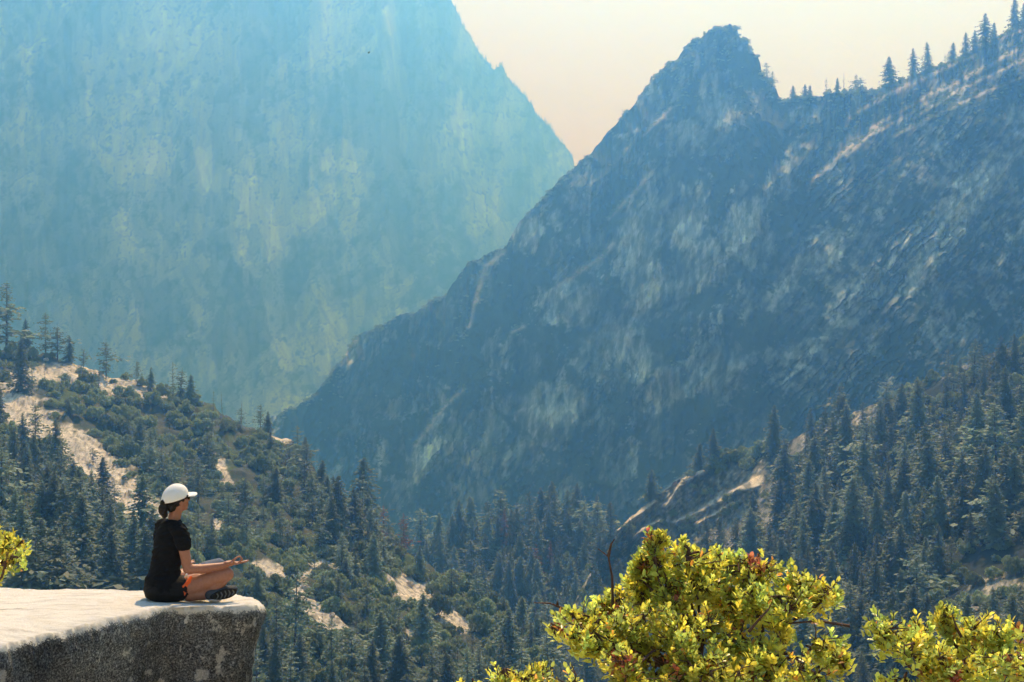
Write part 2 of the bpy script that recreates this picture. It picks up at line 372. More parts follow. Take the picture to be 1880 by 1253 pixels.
    rock = rock * bigv * np.array((.92, 1.0, 1.05)) * (1 + (.9 * kk[..., None] - .45) * mk) * (1 - .75 * cr[..., None] * mk)
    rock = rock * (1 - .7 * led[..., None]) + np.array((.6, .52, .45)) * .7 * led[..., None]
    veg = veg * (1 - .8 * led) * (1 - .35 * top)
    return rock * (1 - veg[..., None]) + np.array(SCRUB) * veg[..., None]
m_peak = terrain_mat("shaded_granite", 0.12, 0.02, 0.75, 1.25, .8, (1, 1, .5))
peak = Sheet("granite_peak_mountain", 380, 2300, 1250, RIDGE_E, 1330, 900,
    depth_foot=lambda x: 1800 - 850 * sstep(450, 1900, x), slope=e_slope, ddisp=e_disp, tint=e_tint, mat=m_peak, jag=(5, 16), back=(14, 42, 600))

# --- nearer slopes
RIDGE_B = [(-500, 480), (-250, 560), (0, 642), (60, 655), (130, 672), (200, 690), (260, 702), (330, 728), (400, 764), (470, 792), (530, 808), (560, 850), (600, 892), (660, 942), (720, 988), (760, 1032), (850, 1074), (930, 1122), (990, 1182), (1040, 1253), (1100, 1330), (1200, 1420)]
SLABS_B = [  # bare granite on the left-hand hill
    ([(-60, 730), (20, 752), (80, 790), (140, 830), (200, 880), (250, 930), (290, 975)], 34), ([(40, 700), (90, 694), (140, 702)], 21), ([(140, 676), (175, 680)], 14), ([(185, 705), (240, 708), (290, 722)], 21),
    ([(-20, 688), (20, 690)], 8), ([(400, 830), (408, 870), (420, 890)], 9), ([(400, 960), (440, 985), (460, 1010)], 10), ([(720, 1090), (790, 1112), (850, 1150)], 17), ([(500, 800), (530, 815)], 8), ([(740, 1070), (780, 1080)], 14),
    ([(545, 1110), (580, 1130), (600, 1150)], 14), ([(610, 1160), (640, 1175)], 14), ([(660, 1070), (680, 1110)], 8), ([(560, 1030), (620, 1050)], 10), ([(470, 1050), (520, 1070)], 10), ([(340, 1010), (375, 1015)], 8), ([(750, 1180), (790, 1200)], 9), ([(580, 1040), (545, 1090)], 9)]
def slabB(x, y):
    m = np.zeros(np.shape(x))
    for pts, w in SLABS_B:
        dd = polyd(x, y, pts) + w * .45 * fbm(np.asarray(x) / 16, np.asarray(y) / 10, 4, 120)
        m = np.maximum(m, 1 - sstep(w * .75, w * 1.1, dd))
    return m
depthB = rbf([(-500, 480, 760), (-500, 1500, 240), (0, 640, 640), (200, 690, 650), (480, 790, 620), (560, 850, 600), (680, 950, 560), (760, 1032, 530), (850, 1074, 520), (960, 1150, 500), (1050, 1253, 460), (1200, 1420, 420),
              (0, 900, 430), (250, 930, 470), (450, 1000, 450), (600, 1150, 400), (500, 1253, 340), (0, 1253, 270), (800, 1253, 400), (0, 1500, 230), (500, 1500, 260), (1000, 1500, 340), (1200, 1500, 380)])
def b_tint(x, y):
    sl = slabB(x, y); n = fbm(x / 18, y / 9, 5, 131, .6); n2 = fbm(x / 60, y / 40, 4, 132)
    streak = sstep(.1, .4, fbm((x + y * 1.2) / 40, (y - x * .7) / 5, 5, 133, .6))
    r = tint_mix((0.075, 0.078, 0.055), (sstep(-.2, .3, n), (0.045, 0.058, 0.038)), (sstep(.05, .4, n2 + .3 * n) * .8, (0.07, 0.10, 0.045)), (sl, (0.53, 0.475, 0.425)), (sl * streak * .75, (0.27, .245, .22)), (sl * sstep(.1, .35, fbm(x / 9, y / 5, 4, 135, .7)) * .6, (.17, .155, .135)), (sl * sstep(.88, .96, plates(y - .62 * x, x + .6 * y, 15, 60, 681)[0]) * .8, (.10, .09, .08)))
    return r
m_hill = terrain_mat("hillside", 0.5, 0.06, 0.7, 1.25, 0.5)
hill = Sheet("forested_hill", -500, 1200, 560, RIDGE_B, 1500, 420, depth=depthB, zdisp=lambda X, Y: 1.3 * (plates(X * .6 + Y * .35, Y, 9, 40, 661)[0]) + 3.2 * fbm(X / 40, Y / 45, 5, 141) + 1.2 * ridged(X / 14 + Y / 30, Y / 18, 4, 143), tint=b_tint, mat=m_hill, jag=(5, 30), back=(14, 34, 320))

RIDGE_C = [(500, 1090), (640, 1060), (740, 1015), (800, 1000), (860, 985), (930, 975), (1000, 962), (1050, 958), (1095, 972), (1130, 1010), (1250, 1080), (1500, 1150)]
depthC = rbf([(500, 1090, 900), (800, 1000, 900), (1100, 940, 900), (1500, 1000, 850), (1500, 1500, 600), (500, 1500, 600), (900, 1250, 700), (1100, 1200, 740)])
m_floor = terrain_mat("forest_floor", 0.4, 0.05, 0.6, 1.3, 0.4)
vale = Sheet("valley_slope", 500, 1500, 260, RIDGE_C, 1500, 200, depth=depthC, zdisp=lambda X, Y: 3 * fbm(X / 40, Y / 40, 4, 151),
    tint=lambda x, y: tint_mix((0.045, 0.05, 0.035), (sstep(.1, .4, fbm(x / 20, y / 12, 5, 153)), (0.08, .08, .06))), mat=m_floor, jag=(6, 30), back=(10, 30, 260))

RIDGE_D = [(980, 1330), (1010, 1250), (1050, 1120), (1062, 1090), (1080, 1060), (1105, 1020), (1130, 975), (1165, 940), (1200, 915), (1240, 885), (1290, 862), (1330, 850), (1380, 838), (1440, 818), (1470, 800), (1520, 775), (1570, 752), (1620, 742), (1680, 716), (1740, 690), (1800, 664), (1880, 636), (2000, 560), (2400, 400)]
depthD = rbf([(980, 1330, 640), (1062, 1090, 752), (1130, 975, 764), (1240, 885, 772), (1440, 820, 740), (1620, 742, 700), (1880, 636, 650), (2400, 400, 650), (1400, 1000, 640), (1250, 1010, 742), (1180, 1090, 728), (1330, 960, 738), (1330, 860, 764), (1600, 950, 540), (1850, 900, 480), (1300, 1253, 500), (1600, 1200, 410), (1880, 1150, 360), (1880, 1253, 310), (1300, 1500, 420), (1880, 1500, 230), (2400, 1500, 220), (2400, 1000, 380), (980, 1500, 540)])
ROCK_D = [([(1075, 1075), (1110, 1050), (1150, 1000), (1230, 950), (1300, 930), (1370, 900)], 58), ([(1400, 960), (1330, 980), (1250, 1020)], 34), ([(1430, 850), (1455, 830), (1475, 812)], 13), ([(1370, 900), (1395, 885)], 8), ([(1570, 775), (1610, 770)], 8),
          ([(1540, 768), (1640, 735), (1700, 708), (1790, 668)], 7), ([(1850, 1060), (1780, 1090)], 16), ([(1900, 1120), (1820, 1140), (1760, 1160)], 20), ([(1900, 1080), (1860, 1075)], 12)]
LEDGE_D = [([(1068, 1090), (1080, 1060), (1105, 1035), (1120, 1020)], 4), ([(1135, 975), (1165, 945), (1200, 920)], 4), ([(1225, 925), (1250, 885), (1290, 865)], 4), ([(1240, 960), (1290, 935), (1340, 905), (1395, 885)], 4), ([(1150, 1000), (1170, 975), (1210, 955)], 3), ([(1330, 905), (1395, 880)], 4), ([(1280, 960), (1330, 930)], 3)]
def rockD(x, y):
    m = np.zeros(np.shape(x))
    for pts, w in ROCK_D:
        dd = polyd(x, y, pts) + w * .4 * fbm(np.asarray(x) / 16, np.asarray(y) / 16, 4, 160)
        m = np.maximum(m, 1 - sstep(w * .75, w * 1.1, dd))
    return m
def d_tint(x, y):
    rk = rockD(x, y); n = fbm(x / 14, y / 60, 6, 163, .6); n2 = fbm(x / 12, y / 12, 4, 164); n5 = fbm((x + y) / 5, (x - y) / 60, 5, 166, .6)
    led = np.zeros(np.shape(x))
    for pts, w in LEDGE_D: led = np.maximum(led, np.exp(-(polyd(x, y, pts) / (w + 2)) ** 2))
    r = tint_mix((0.028, 0.036, 0.030), (sstep(.1, .5, n2) * .4, (0.05, .056, .045)), (rk, (0.20, 0.195, 0.18)), (rk * sstep(-.1, .5, n * .6 + n5 * .6), (0.42, .39, .35)), (rk * sstep(.12, .35, n2 + .15) * .7, SCRUB), (led * sstep(-.4, .1, n2), (.62, .54, .47)))
    return r
def d_disp(x, y):
    # steep rock face below the rib: step in depth across ledges
    d = 0
    for pts, w in LEDGE_D:
        xs = [p[0] for p in pts]; ys = [p[1] for p in pts]; o = np.argsort(xs)
        yl = np.interp(x, np.array(xs)[o], np.array(ys)[o]); inside = sstep(min(xs) - 12, min(xs) + 4, x) * sstep(max(xs) + 12, max(xs) - 4, x)
        d = d + 9 * inside * np.exp(-np.clip((y - yl), -3, 80).clip(0) / 26) * sstep(-4, 4, y - yl) * -1
    cl = rockD(x, y) * sstep(1450, 1380, x)
    return d - cl * (4 * ridged((x + y * .6) / 34, (y - x * .5) / 90, 4, 168) + 2.2 * fbm(x / 9, y / 16, 4, 169))
m_slope = terrain_mat("right_slope_ground", 0.5, 0.06, 0.6, 1.3, 0.5)
slope = Sheet("forested_slope", 980, 2400, 700, RIDGE_D, 1500, 460, depth=depthD, ddisp=d_disp, zdisp=lambda X, Y: 2.5 * fbm(X / 40, Y / 40, 5, 171), tint=d_tint, mat=m_slope, jag=(5, 24), back=(12, 32, 300))

# valley floor: one wide sheet below everything
m_val, nt, b = new_mat("valley_ground")
nn = noise_node(nt, 0.01, 8, .6, coords(nt)); rr = ramp(nt, nn.outputs[0], [(.35, (.05, .055, .03)), (.65, (.13, .12, .09))]); nt.links.new(rr.outputs[0], b.inputs["Base Color"])
gx, gy = np.meshgrid(np.linspace(-8000, 8000, 120), np.linspace(-2500, 9000, 120))
gz = -560 + 40 * fbm(gx / 900, gy / 900, 4, 181)
idx = np.arange(120 * 120).reshape(120, 120); fc = np.stack([idx[:-1, :-1], idx[:-1, 1:], idx[1:, 1:], idx[1:, :-1]], -1).reshape(-1, 4)
o = link("valley_floor", mesh_np("valley_floor", np.stack([gx, gy, gz], -1).reshape(-1, 3), fc, m_val)); o["kind"] = "structure"

# ------------------------------------------------------------------ trees and shrubs
def leaf_mat(name, col, trans, tfac=0.4, rnd=0.35, gloss=0.25, rough=0.6, attr=False):
    m, nt, b = new_mat(name)
    oi = nt.nodes.new("ShaderNodeObjectInfo"); mr = nt.nodes.new("ShaderNodeMapRange")
    mr.inputs["To Min"].default_value = 1 - rnd; mr.inputs["To Max"].default_value = 1 + rnd
    nt.links.new(oi.outputs["Random"], mr.inputs[0])
    vm = nt.nodes.new("ShaderNodeVectorMath"); vm.operation = 'SCALE'; vm.inputs[0].default_value = col
    nt.links.new(mr.outputs[0], vm.inputs["Scale"])
    vt = nt.nodes.new("ShaderNodeVectorMath"); vt.operation = 'SCALE'; vt.inputs[0].default_value = trans
    nt.links.new(mr.outputs[0], vt.inputs["Scale"])
    oc, ot = vm.outputs[0], vt.outputs[0]
    if attr:
        at = nt.nodes.new("ShaderNodeAttribute"); at.attribute_name = "tint"
        oc = mixc(nt, oc, at.outputs["Color"], 1.0, 'MULTIPLY'); ot = mixc(nt, ot, at.outputs["Color"], 1.0, 'MULTIPLY')
    nt.links.new(oc, b.inputs["Base Color"]); b.inputs["Roughness"].default_value = rough
    b.inputs["Specular IOR Level"].default_value = gloss
    tr = nt.nodes.new("ShaderNodeBsdfTranslucent"); nt.links.new(ot, tr.inputs[0])
    mx_ = nt.nodes.new("ShaderNodeMixShader"); mx_.inputs[0].default_value = tfac
    nt.links.new(b.outputs[0], mx_.inputs[1]); nt.links.new(tr.outputs[0], mx_.inputs[2])
    nt.links.new(mx_.outputs[0], nt.nodes["Material Output"].inputs["Surface"])
    return m
M_NEEDLE = leaf_mat("conifer_needles", (0.155, 0.205, 0.165), (0.20, 0.27, 0.20), 0.40, .40)
M_RED = leaf_mat("dead_red_needles", (0.24, 0.11, 0.08), (0.26, 0.11, 0.07), 0.35, .15)
M_SHRUB = leaf_mat("shrub_leaves", (0.19, 0.24, 0.15), (0.27, 0.33, 0.18), 0.38, .40)
m_bark, nt, b = new_mat("bark")
nn = noise_node(nt, 3, 6, .6, coords(nt, (1, 1, .2))); rr = ramp(nt, nn.outputs[0], [(.3, (.06, .05, .045)), (.7, (.16, .13, .11))]); nt.links.new(rr.outputs[0], b.inputs["Base Color"])
m_snag, nt, b = new_mat("weathered_wood")
nn = noise_node(nt, 3, 6, .6, coords(nt, (1, 1, .2))); rr = ramp(nt, nn.outputs[0], [(.3, (.12, .10, .09)), (.7, (.30, .26, .23))]); nt.links.new(rr.outputs[0], b.inputs["Base Color"])

def cards(cen, dirs, nrm, ln, wd):
    """leaf-shaped pieces: four corners each (pointed both ends)"""
    side = np.cross(dirs, nrm); side /= np.linalg.norm(side, axis=1, keepdims=True) + 1e-9
    a = cen - dirs * ln[:, None] * .5; c = cen + dirs * ln[:, None] * .5
    b_ = cen + side * wd[:, None] * .5 + dirs * ln[:, None] * .05; d = cen - side * wd[:, None] * .5 + dirs * ln[:, None] * .05
    v = np.stack([a, b_, c, d], 1).reshape(-1, 3)
    return v, np.arange(len(v)).reshape(-1, 4)
def tube(path, rad, n=6, cap=True):
    P = np.asarray(path, float); k = len(P); T = np.gradient(P, axis=0) if k > 1 else P
    T /= np.linalg.norm(T, axis=1, keepdims=True) + 1e-9
    ref = np.where(np.abs(T[:, 2:3]) > .9, np.array([[1., 0, 0]]), np.array([[0., 0, 1]]))
    A = np.cross(T, ref); A /= np.linalg.norm(A, axis=1, keepdims=True) + 1e-9; B = np.cross(T, A)
    th = np.linspace(0, 2 * np.pi, n, endpoint=False)
    v = P[:, None] + np.asarray(rad)[:, None, None] * (A[:, None] * np.cos(th)[None, :, None] + B[:, None] * np.sin(th)[None, :, None])
    v = v.reshape(-1, 3); i = np.arange(k * n).reshape(k, n)
    j = np.roll(i, -1, 1)
    f = np.stack([i[:-1], j[:-1], j[1:], i[1:]], -1).reshape(-1, 4)
    return v, f
def join(parts):
    V, Fc, o = [], [], 0
    for v, f in parts: V.append(v); Fc.append(np.asarray(f) + o); o += len(v)
    return np.concatenate(V), np.concatenate(Fc)

def conifer(seed, rad=0.17, whorls=34, start=.08, gap=0.0, irregular=.25, perb=6, droop=.25, nb=7, taper=.85, wide=1.0):
    R = np.random.RandomState(seed); cen, dr, nr, ln, wd = [], [], [], [], []
    lean = R.normal(0, .01, 2); side_bias = R.rand() * 6.28
    for w in range(whorls):
        t = start + (1 - start) * (w / whorls) ** .92
        if gap and R.rand() < gap: continue
        n = max(3, int(nb + R.randint(-1, 2)))
        base = rad * ((1 - t) / (1 - start)) ** taper * (1 + irregular * R.normal()) + .008
        if t < start + .12: base *= .75
        for k in range(n):
            if R.rand() < gap * .8: continue
            a = R.rand() * 6.28; L = max(base * (1 + irregular * R.normal() * .8), .01) * (1 + .15 * math.cos(a - side_bias))
            up = .35 * t - droop * (1 - t)
            for q in range(perb):
                s = (q + .6 + R.rand() * .5) / perb
                z = t + L * (up * s - droop * .6 * s * s + .05 * R.normal())
                r = L * s
                off = R.normal(0, .10 * L * (1 - .4 * s), 2)
                cen.append((r * math.cos(a) + off[0] + lean[0] * t, r * math.sin(a) + off[1] + lean[1] * t, z))
                aa = a + R.normal(0, .5)
                dr.append((math.cos(aa), math.sin(aa), -.25 + .3 * R.normal() + up)); nr.append((R.normal(0, .4), R.normal(0, .4), 1))
                ln.append((.22 * L + .013) * (.7 + .6 * R.rand())); wd.append((.13 * L + .010) * (.7 + .6 * R.rand()) * wide)
    cen, dr, nr = map(lambda q: np.array(q, float), (cen, dr, nr)); dr /= np.linalg.norm(dr, axis=1, keepdims=True)
    v1 = cards(cen, dr, nr, np.array(ln), np.array(wd))
    # a second, steeper layer gives the sprays body
    nr2 = np.cross(dr, nr) + R.normal(0, .3, nr.shape)
    k = len(cen) // 2; sel = R.permutation(len(cen))[:k]
    v2 = cards(cen[sel] - np.array([0, 0, .004]), dr[sel], nr2[sel], np.array(ln)[sel] * .9, np.array(wd)[sel] * .6)
    top = cards(np.array([[lean[0], lean[1], 1.0]]), np.array([[0, 0, 1.]]), np.array([[0, 1., 0]]), np.array([.06]), np.array([.012]))
    return join([v1, v2, top]), lean
def trunk_mesh(seed, lean, rb=.013, limbs=0, lstart=.2, llen=.06):
    R = np.random.RandomState(seed + 500); z = np.linspace(-.05, .97, 8)
    parts = [tube(np.stack([lean[0] * z, lean[1] * z, z], 1), rb * (1.02 - z) ** .8 + .0006, 7)]
    for k in range(limbs):
        t = lstart + (.92 - lstart) * R.rand(); a = R.rand() * 6.28; L = llen * (1.1 - t) * (.5 + R.rand()); u = R.normal(.0, .3)
        p = np.array([(0, 0, t), (L * .5 * math.cos(a), L * .5 * math.sin(a), t + L * u * .4), (L * math.cos(a), L * math.sin(a), t + L * u)])
        parts.append(tube(p, [rb * .25, rb * .16, rb * .06], 4))
    return join(parts)
def build_kind(label, n, cm, tm, seed, kw, tkw):
    out = []
    for i in range(n):
        s = seed + i * 13; k = dict(kw)
        for q in ('rad', 'irregular'):
            if q in k: k[q] = k[q] * (0.85 + .35 * np.random.RandomState(s).rand())
        (v, f), lean = conifer(s, **k)
        tv, tf = trunk_mesh(s, lean, **tkw)
        out.append((mesh_np(label + "_crown", v, f, cm, False), mesh_np(label + "_trunk", tv, tf, tm, True), (v, f), (tv, tf)))
    return out
KINDS = {
    'fir': build_kind("fir", 6, M_NEEDLE, m_bark, 100, dict(rad=.20, whorls=46, start=.04, perb=7, nb=9, irregular=.22, droop=.32, taper=.78), dict(limbs=4)),
    'pine': build_kind("pine", 5, M_NEEDLE, m_bark, 300, dict(rad=.21, whorls=30, start=.14, gap=.14, perb=6, nb=6, irregular=.35, taper=.62, droop=.15), dict(limbs=14, lstart=.08)),
    'thin': build_kind("thin_pine", 3, M_NEEDLE, m_bark, 500, dict(rad=.10, whorls=26, start=.22, gap=.30, perb=5, nb=5, irregular=.4, taper=.5, droop=.2), dict(limbs=22, lstart=.08, rb=.010)),
    'red': build_kind("red_pine", 2, M_RED, m_bark, 700, dict(rad=.16, whorls=28, start=.12, gap=.15, perb=5, nb=6, irregular=.3, taper=.75), dict(limbs=18, lstart=.08)),
    'snag': build_kind("snag", 3, M_RED, m_snag, 800, dict(rad=.03, whorls=10, start=.5, gap=.6, perb=2, nb=3), dict(limbs=26, lstart=.25, rb=.014, llen=.12)),
}
def shrub_mesh(seed, lobes=16, per=60, flat=.75, leaf=.15):
    R = np.random.RandomState(seed); parts = []; cen = []; dr = []; nr = []; cores = []
    for l in range(lobes):
        a = R.rand() * 6.28; r = .78 * math.sqrt(R.rand()); c = np.array([r * math.cos(a), r * math.sin(a), (.20 + .62 * R.rand() * math.sqrt(max(0, 1 - r * r))) * flat / .75])
        q = .16 + .20 * R.rand(); n = int(per * .8 * (q / .3) ** 2) + 8
        d = R.normal(size=(n, 3)); d /= np.linalg.norm(d, axis=1, keepdims=True); d[:, 2] = np.abs(d[:, 2]) * .95 - .25
        cen.append(c + d * q * (.78 + .3 * R.rand(n, 1))); nn_ = d + R.normal(0, .55, d.shape); nr.append(nn_)
        t = np.cross(nn_, R.normal(size=d.shape)); dr.append(t / (np.linalg.norm(t, axis=1, keepdims=True) + 1e-9))
    cen = np.concatenate(cen); dr = np.concatenate(dr); nr = np.concatenate(nr); n = len(cen)
    cen[:, 2] = np.maximum(cen[:, 2], .02)
    parts.append(cards(cen, dr, nr, leaf * (.9 + .8 * R.rand(n)), leaf * (.7 + .6 * R.rand(n))))
    for k in range(5):   # stems
        a = R.rand() * 6.28; parts.append(tube([(0, 0, -.15), (.2 * math.cos(a), .2 * math.sin(a), .2), (.5 * math.cos(a), .5 * math.sin(a), .55 * flat)], [.03, .02, .01], 4))
    v, f = join(parts); return mesh_np("shrub", v, f, M_SHRUB, False), (v, f)
SHRUBS = [shrub_mesh(900 + i, lobes=18 + 2 * i, per=62, flat=[.75, .6, .9, .7, .8, .55, .85][i]) for i in range(7)]

LABEL_ME = []
tree_count = [0]
def plant(sheet, px, py, hpx, kind, label, group, cat="conifer", sink=.01):
    p = sheet.at(px, py); H = hpx * p.y / F
    cm, tm, _, _ = rng.choice(KINDS[kind])
    nm = {'fir': 'fir_tree', 'pine': 'pine_tree', 'thin': 'pine_tree', 'red': 'dead_pine_tree', 'snag': 'dead_tree'}[kind]
    e = link(nm, None, loc=(p.x, p.y, p.z - sink * H), rot=(rng.gauss(0, .025), rng.gauss(0, .025), rng.random() * 6.28), scale=(H * rng.uniform(.92, 1.38),) * 2 + (H,))
    tag(e, label, cat, group); tree_count[0] += 1
    LABEL_ME.append((e, px, py - hpx * .4, hpx, kind, sheet))
    link("crown", cm, e); link("trunk", tm, e)
    return e
def poisson(n, region, dens, sep, tries=40000, seed=1):
    R = random.Random(seed); out = []
    while len(out) < n and tries > 0:
        tries -= 1
        x = R.uniform(region[0], region[2]); y = R.uniform(region[1], region[3])
        if R.random() > dens(x, y): continue
        s = sep(x, y)
        if any(abs(x - a) < s and abs(y - b) < s * .8 for a, b in out): continue
        out.append((x, y))
    return out

# skyline and other trees that can be told apart, on the left-hand hill: (px, base row, height px, kind, label)
for a in [
    (12, 652, 132, 'pine', "tall narrow pine at the very left end of the hill crest"),
    (46, 655, 62, 'fir', "short dark fir just right of the tall pine at the left end of the crest"),
    (84, 662, 78, 'pine', "bushy pine with a blunt top, left one of a pair on the crest"),
    (106, 662, 64, 'pine', "leaning bushy pine, right one of the pair on the crest"),
    (128, 668, 48, 'fir', "small rounded fir beside a pair of pines on the crest"),
    (38, 735, 100, 'fir', "dark fir standing in front of the crest by a pale granite patch"),
    (60, 722, 60, 'thin', "thin pine rising beside a pale granite patch near the crest"),
    (153, 678, 38, 'pine', "tiny pine above the pale granite patches on the crest"),
    (195, 692, 72, 'pine', "lone pine with level branches on the bare granite crest"),
    (82, 706, 30, 'thin', "very small thin tree on the pale granite below the crest"),
    (180, 732, 55, 'thin', "slim see-through pine below the lone crest pine"),
    (252, 708, 46, 'pine', "bushy pine growing from granite right of the lone crest pine"),
    (276, 720, 46, 'fir', "rounded fir just right of a bushy pine on the crest"),
    (318, 750, 70, 'thin', "thin pine with dead lower limbs, middle of the crest"),
    (330, 744, 60, 'pine', "pine with a broken flat top on the middle of the crest"),
    (348, 752, 54, 'fir', "dark fir right of the flat-topped pine on the crest"),
    (392, 774, 46, 'thin', "small thin pine near a bare pole on the crest"),
    (408, 768, 42, 'snag', "bare grey pole of a dead tree, left one on the crest"),
    (444, 780, 44, 'snag', "bare grey pole of a dead tree, right one on the crest"),
    (478, 796, 56, 'pine', "pine standing where the crest dips, above pale rock"),
    (492, 800, 46, 'fir', "dark fir beside the pine where the crest dips"),
    (546, 838, 52, 'pine', "pine at the shoulder where the crest turns steep"),
    (560, 846, 40, 'fir', "small fir on the steep shoulder of the crest"),
    (92, 850, 60, 'thin', "thin tree at the upper left edge of the long bare granite slab"),
    (171, 852, 34, 'pine', "tiny pine growing alone on the long bare granite slab"),
    (207, 900, 44, 'snag', "bare trunk standing on the lower part of the long granite slab"),
    (128, 902, 36, 'thin', "wispy small tree at the foot of the long granite slab"),
    (110, 905, 40, 'snag', "broken dead trunk at the left edge of the long granite slab"),
    (188, 960, 60, 'pine', "open pine with level limbs against the lower granite slab"),
    (742, 1000, 68, 'red', "dead pine with rusty red needles where the left hill meets the valley"),
    (665, 975, 106, 'thin', "tall thin pine with a bare spire above the left slope"),
    (705, 1000, 70, 'red', "pine with a fading reddish top left of the red dead pine"),
    (648, 1010, 108, 'fir', "large dark fir left of the tall thin spire"),
    (690, 1022, 88, 'pine', "broad pine between the tall spire and the red dead pine"),
    (620, 1010, 130, 'fir', "big dense fir half-way down the left slope"),
    (602, 960, 88, 'fir', "fir on the skyline left of the tall thin spire"),
    (255, 845, 66, 'fir', "isolated dark fir amid round shrubs in the middle of the left hill"),
    (275, 880, 84, 'pine', "large pine in the shrubs right of the long granite slab"),
    (450, 960, 90, 'pine', "pine to the upper right of the sitting person"),
    (505, 935, 74, 'fir', "fir on the shrubby slope right of the person's cap"),
    (350, 905, 60, 'pine', "pine just above the person's cap"),
    (388, 830, 70, 'thin', "thin pine amid shrubs below the dip of the crest"),
    (540, 1230, 190, 'pine', "very tall pine with a visible trunk right of the rock slab"),
    (515, 1000, 70, 'pine', "pine in the shrubs above the person's hand"),
    (700, 1250, 120, 'fir', "full fir at the bottom of the left slope"),
    (610, 1270, 120, 'pine', "pine in front of the dark boulder at the bottom of the slope"),
    (735, 1300, 120, 'fir', "light fir cut by the bottom edge of the view"),
    (505, 1300, 110, 'fir', "fir at the bottom edge just right of the rock slab"),
    ]:
    plant(hill, a[0], a[1], a[2], a[3], a[4], "conifers on the left-hand hill")

def in_b(x, y): return y > hill.crest(x) + 4
# dense dark stand behind the slab on the left
pts = poisson(44, (-60, 870, 285, 1180), lambda x, y: (1 if in_b(x, y) and float(slabB(x, y - 4)) < .3 else 0) * (1 if y > 930 + max(0, (x - 120)) * .35 or x < 90 else .12), lambda x, y: 17, seed=2)
for x, y in pts:
    h = 60 + (y - 870) * .42 + rng.uniform(-12, 30)
    plant(hill, x, y, h, rng.choice(['fir', 'fir', 'fir', 'pine']), "dark green conifer crowded in the shady stand behind the rock slab", "conifers in the stand behind the rock slab")
pts = poisson(22, (-60, 760, 110, 900), lambda x, y: (1 if in_b(x, y) and float(slabB(x, y)) < .3 and y > 790 + x * .7 else 0), lambda x, y: 15, seed=12)
for x, y in pts:
    plant(hill, x, y, rng.uniform(50, 92), rng.choice(['fir', 'pine', 'thin', 'fir']), "grey-green conifer at the left edge below the long granite slab", "conifers below the long granite slab")
pts = poisson(26, (290, 860, 600, 1090), lambda x, y: (1 if in_b(x, y) and float(slabB(x, y)) < .3 else 0), lambda x, y: 26, seed=3)
for x, y in pts:
    plant(hill, x, y, rng.uniform(46, 92), rng.choice(['pine', 'fir', 'pine', 'thin']), "grey-green conifer among the round shrubs on the middle of the left hill", "conifers among the shrubs on the left-hand hill")
pts = poisson(18, (560, 940, 790, 1090), lambda x, y: (1 if in_b(x, y) and float(slabB(x, y)) < .3 else 0), lambda x, y: 20, seed=4)
for x, y in pts:
    plant(hill, x, y, rng.uniform(60, 110), rng.choice(['fir', 'fir', 'pine']), "conifer in the dense row down the right edge of the left hill", "conifers down the edge of the left-hand hill")
pts = poisson(44, (470, 1110, 1030, 1400), lambda x, y: (1 if in_b(x, y) and float(slabB(x, y)) < .3 else 0) * (1 if y > 1170 else .4), lambda x, y: 26, seed=5)
for x, y in pts:
    plant(hill, x, y, rng.uniform(70, 130), rng.choice(['fir', 'fir', 'pine', 'thin']), "grey-green conifer on the lowest part of the left hill", "conifers at the foot of the left-hand hill")
# valley between the slopes
plant(vale, 985, 1080, 86, 'red', "reddish brown dying conifer in the valley between the slopes", "conifers in the valley")
plant(vale, 925, 1010, 70, 'red', "pinkish brown conifer near the top of the valley stand", "conifers in the valley")
plant(vale, 1010, 1050, 60, 'red', "faded brown conifer right of the reddish one in the valley", "conifers in the valley")
plant(vale, 840, 1010, 92, 'fir', "tallest fir at the left end of the valley stand", "conifers in the valley")
plant(vale, 925, 980, 82, 'fir', "pointed fir at the top of the valley stand", "conifers in the valley")
plant(vale, 995, 970, 78, 'fir', "pointed fir at the right end of the valley stand", "conifers in the valley")
for x, y, h in ((984, 1185, 90), (970, 1190, 60), (997, 1210, 56)):
    plant(vale, x, y, h, 'snag', "bare grey trunk in the pale gap of the valley, left of the yellow-green bush", "dead trunks in the valley")
pts = poisson(52, (750, 965, 1125, 1260), lambda x, y: (1 if y > vale.crest(x) + 4 and not in_b(x, y) else 0) * (1 if x < 1075 else .3), lambda x, y: 19, seed=6)
for x, y in pts:
    plant(vale, x, y, rng.uniform(64, 104), rng.choice(['fir', 'fir', 'fir', 'pine']), "pale blue-green fir in the hazy valley stand between the two slopes", "conifers in the valley")
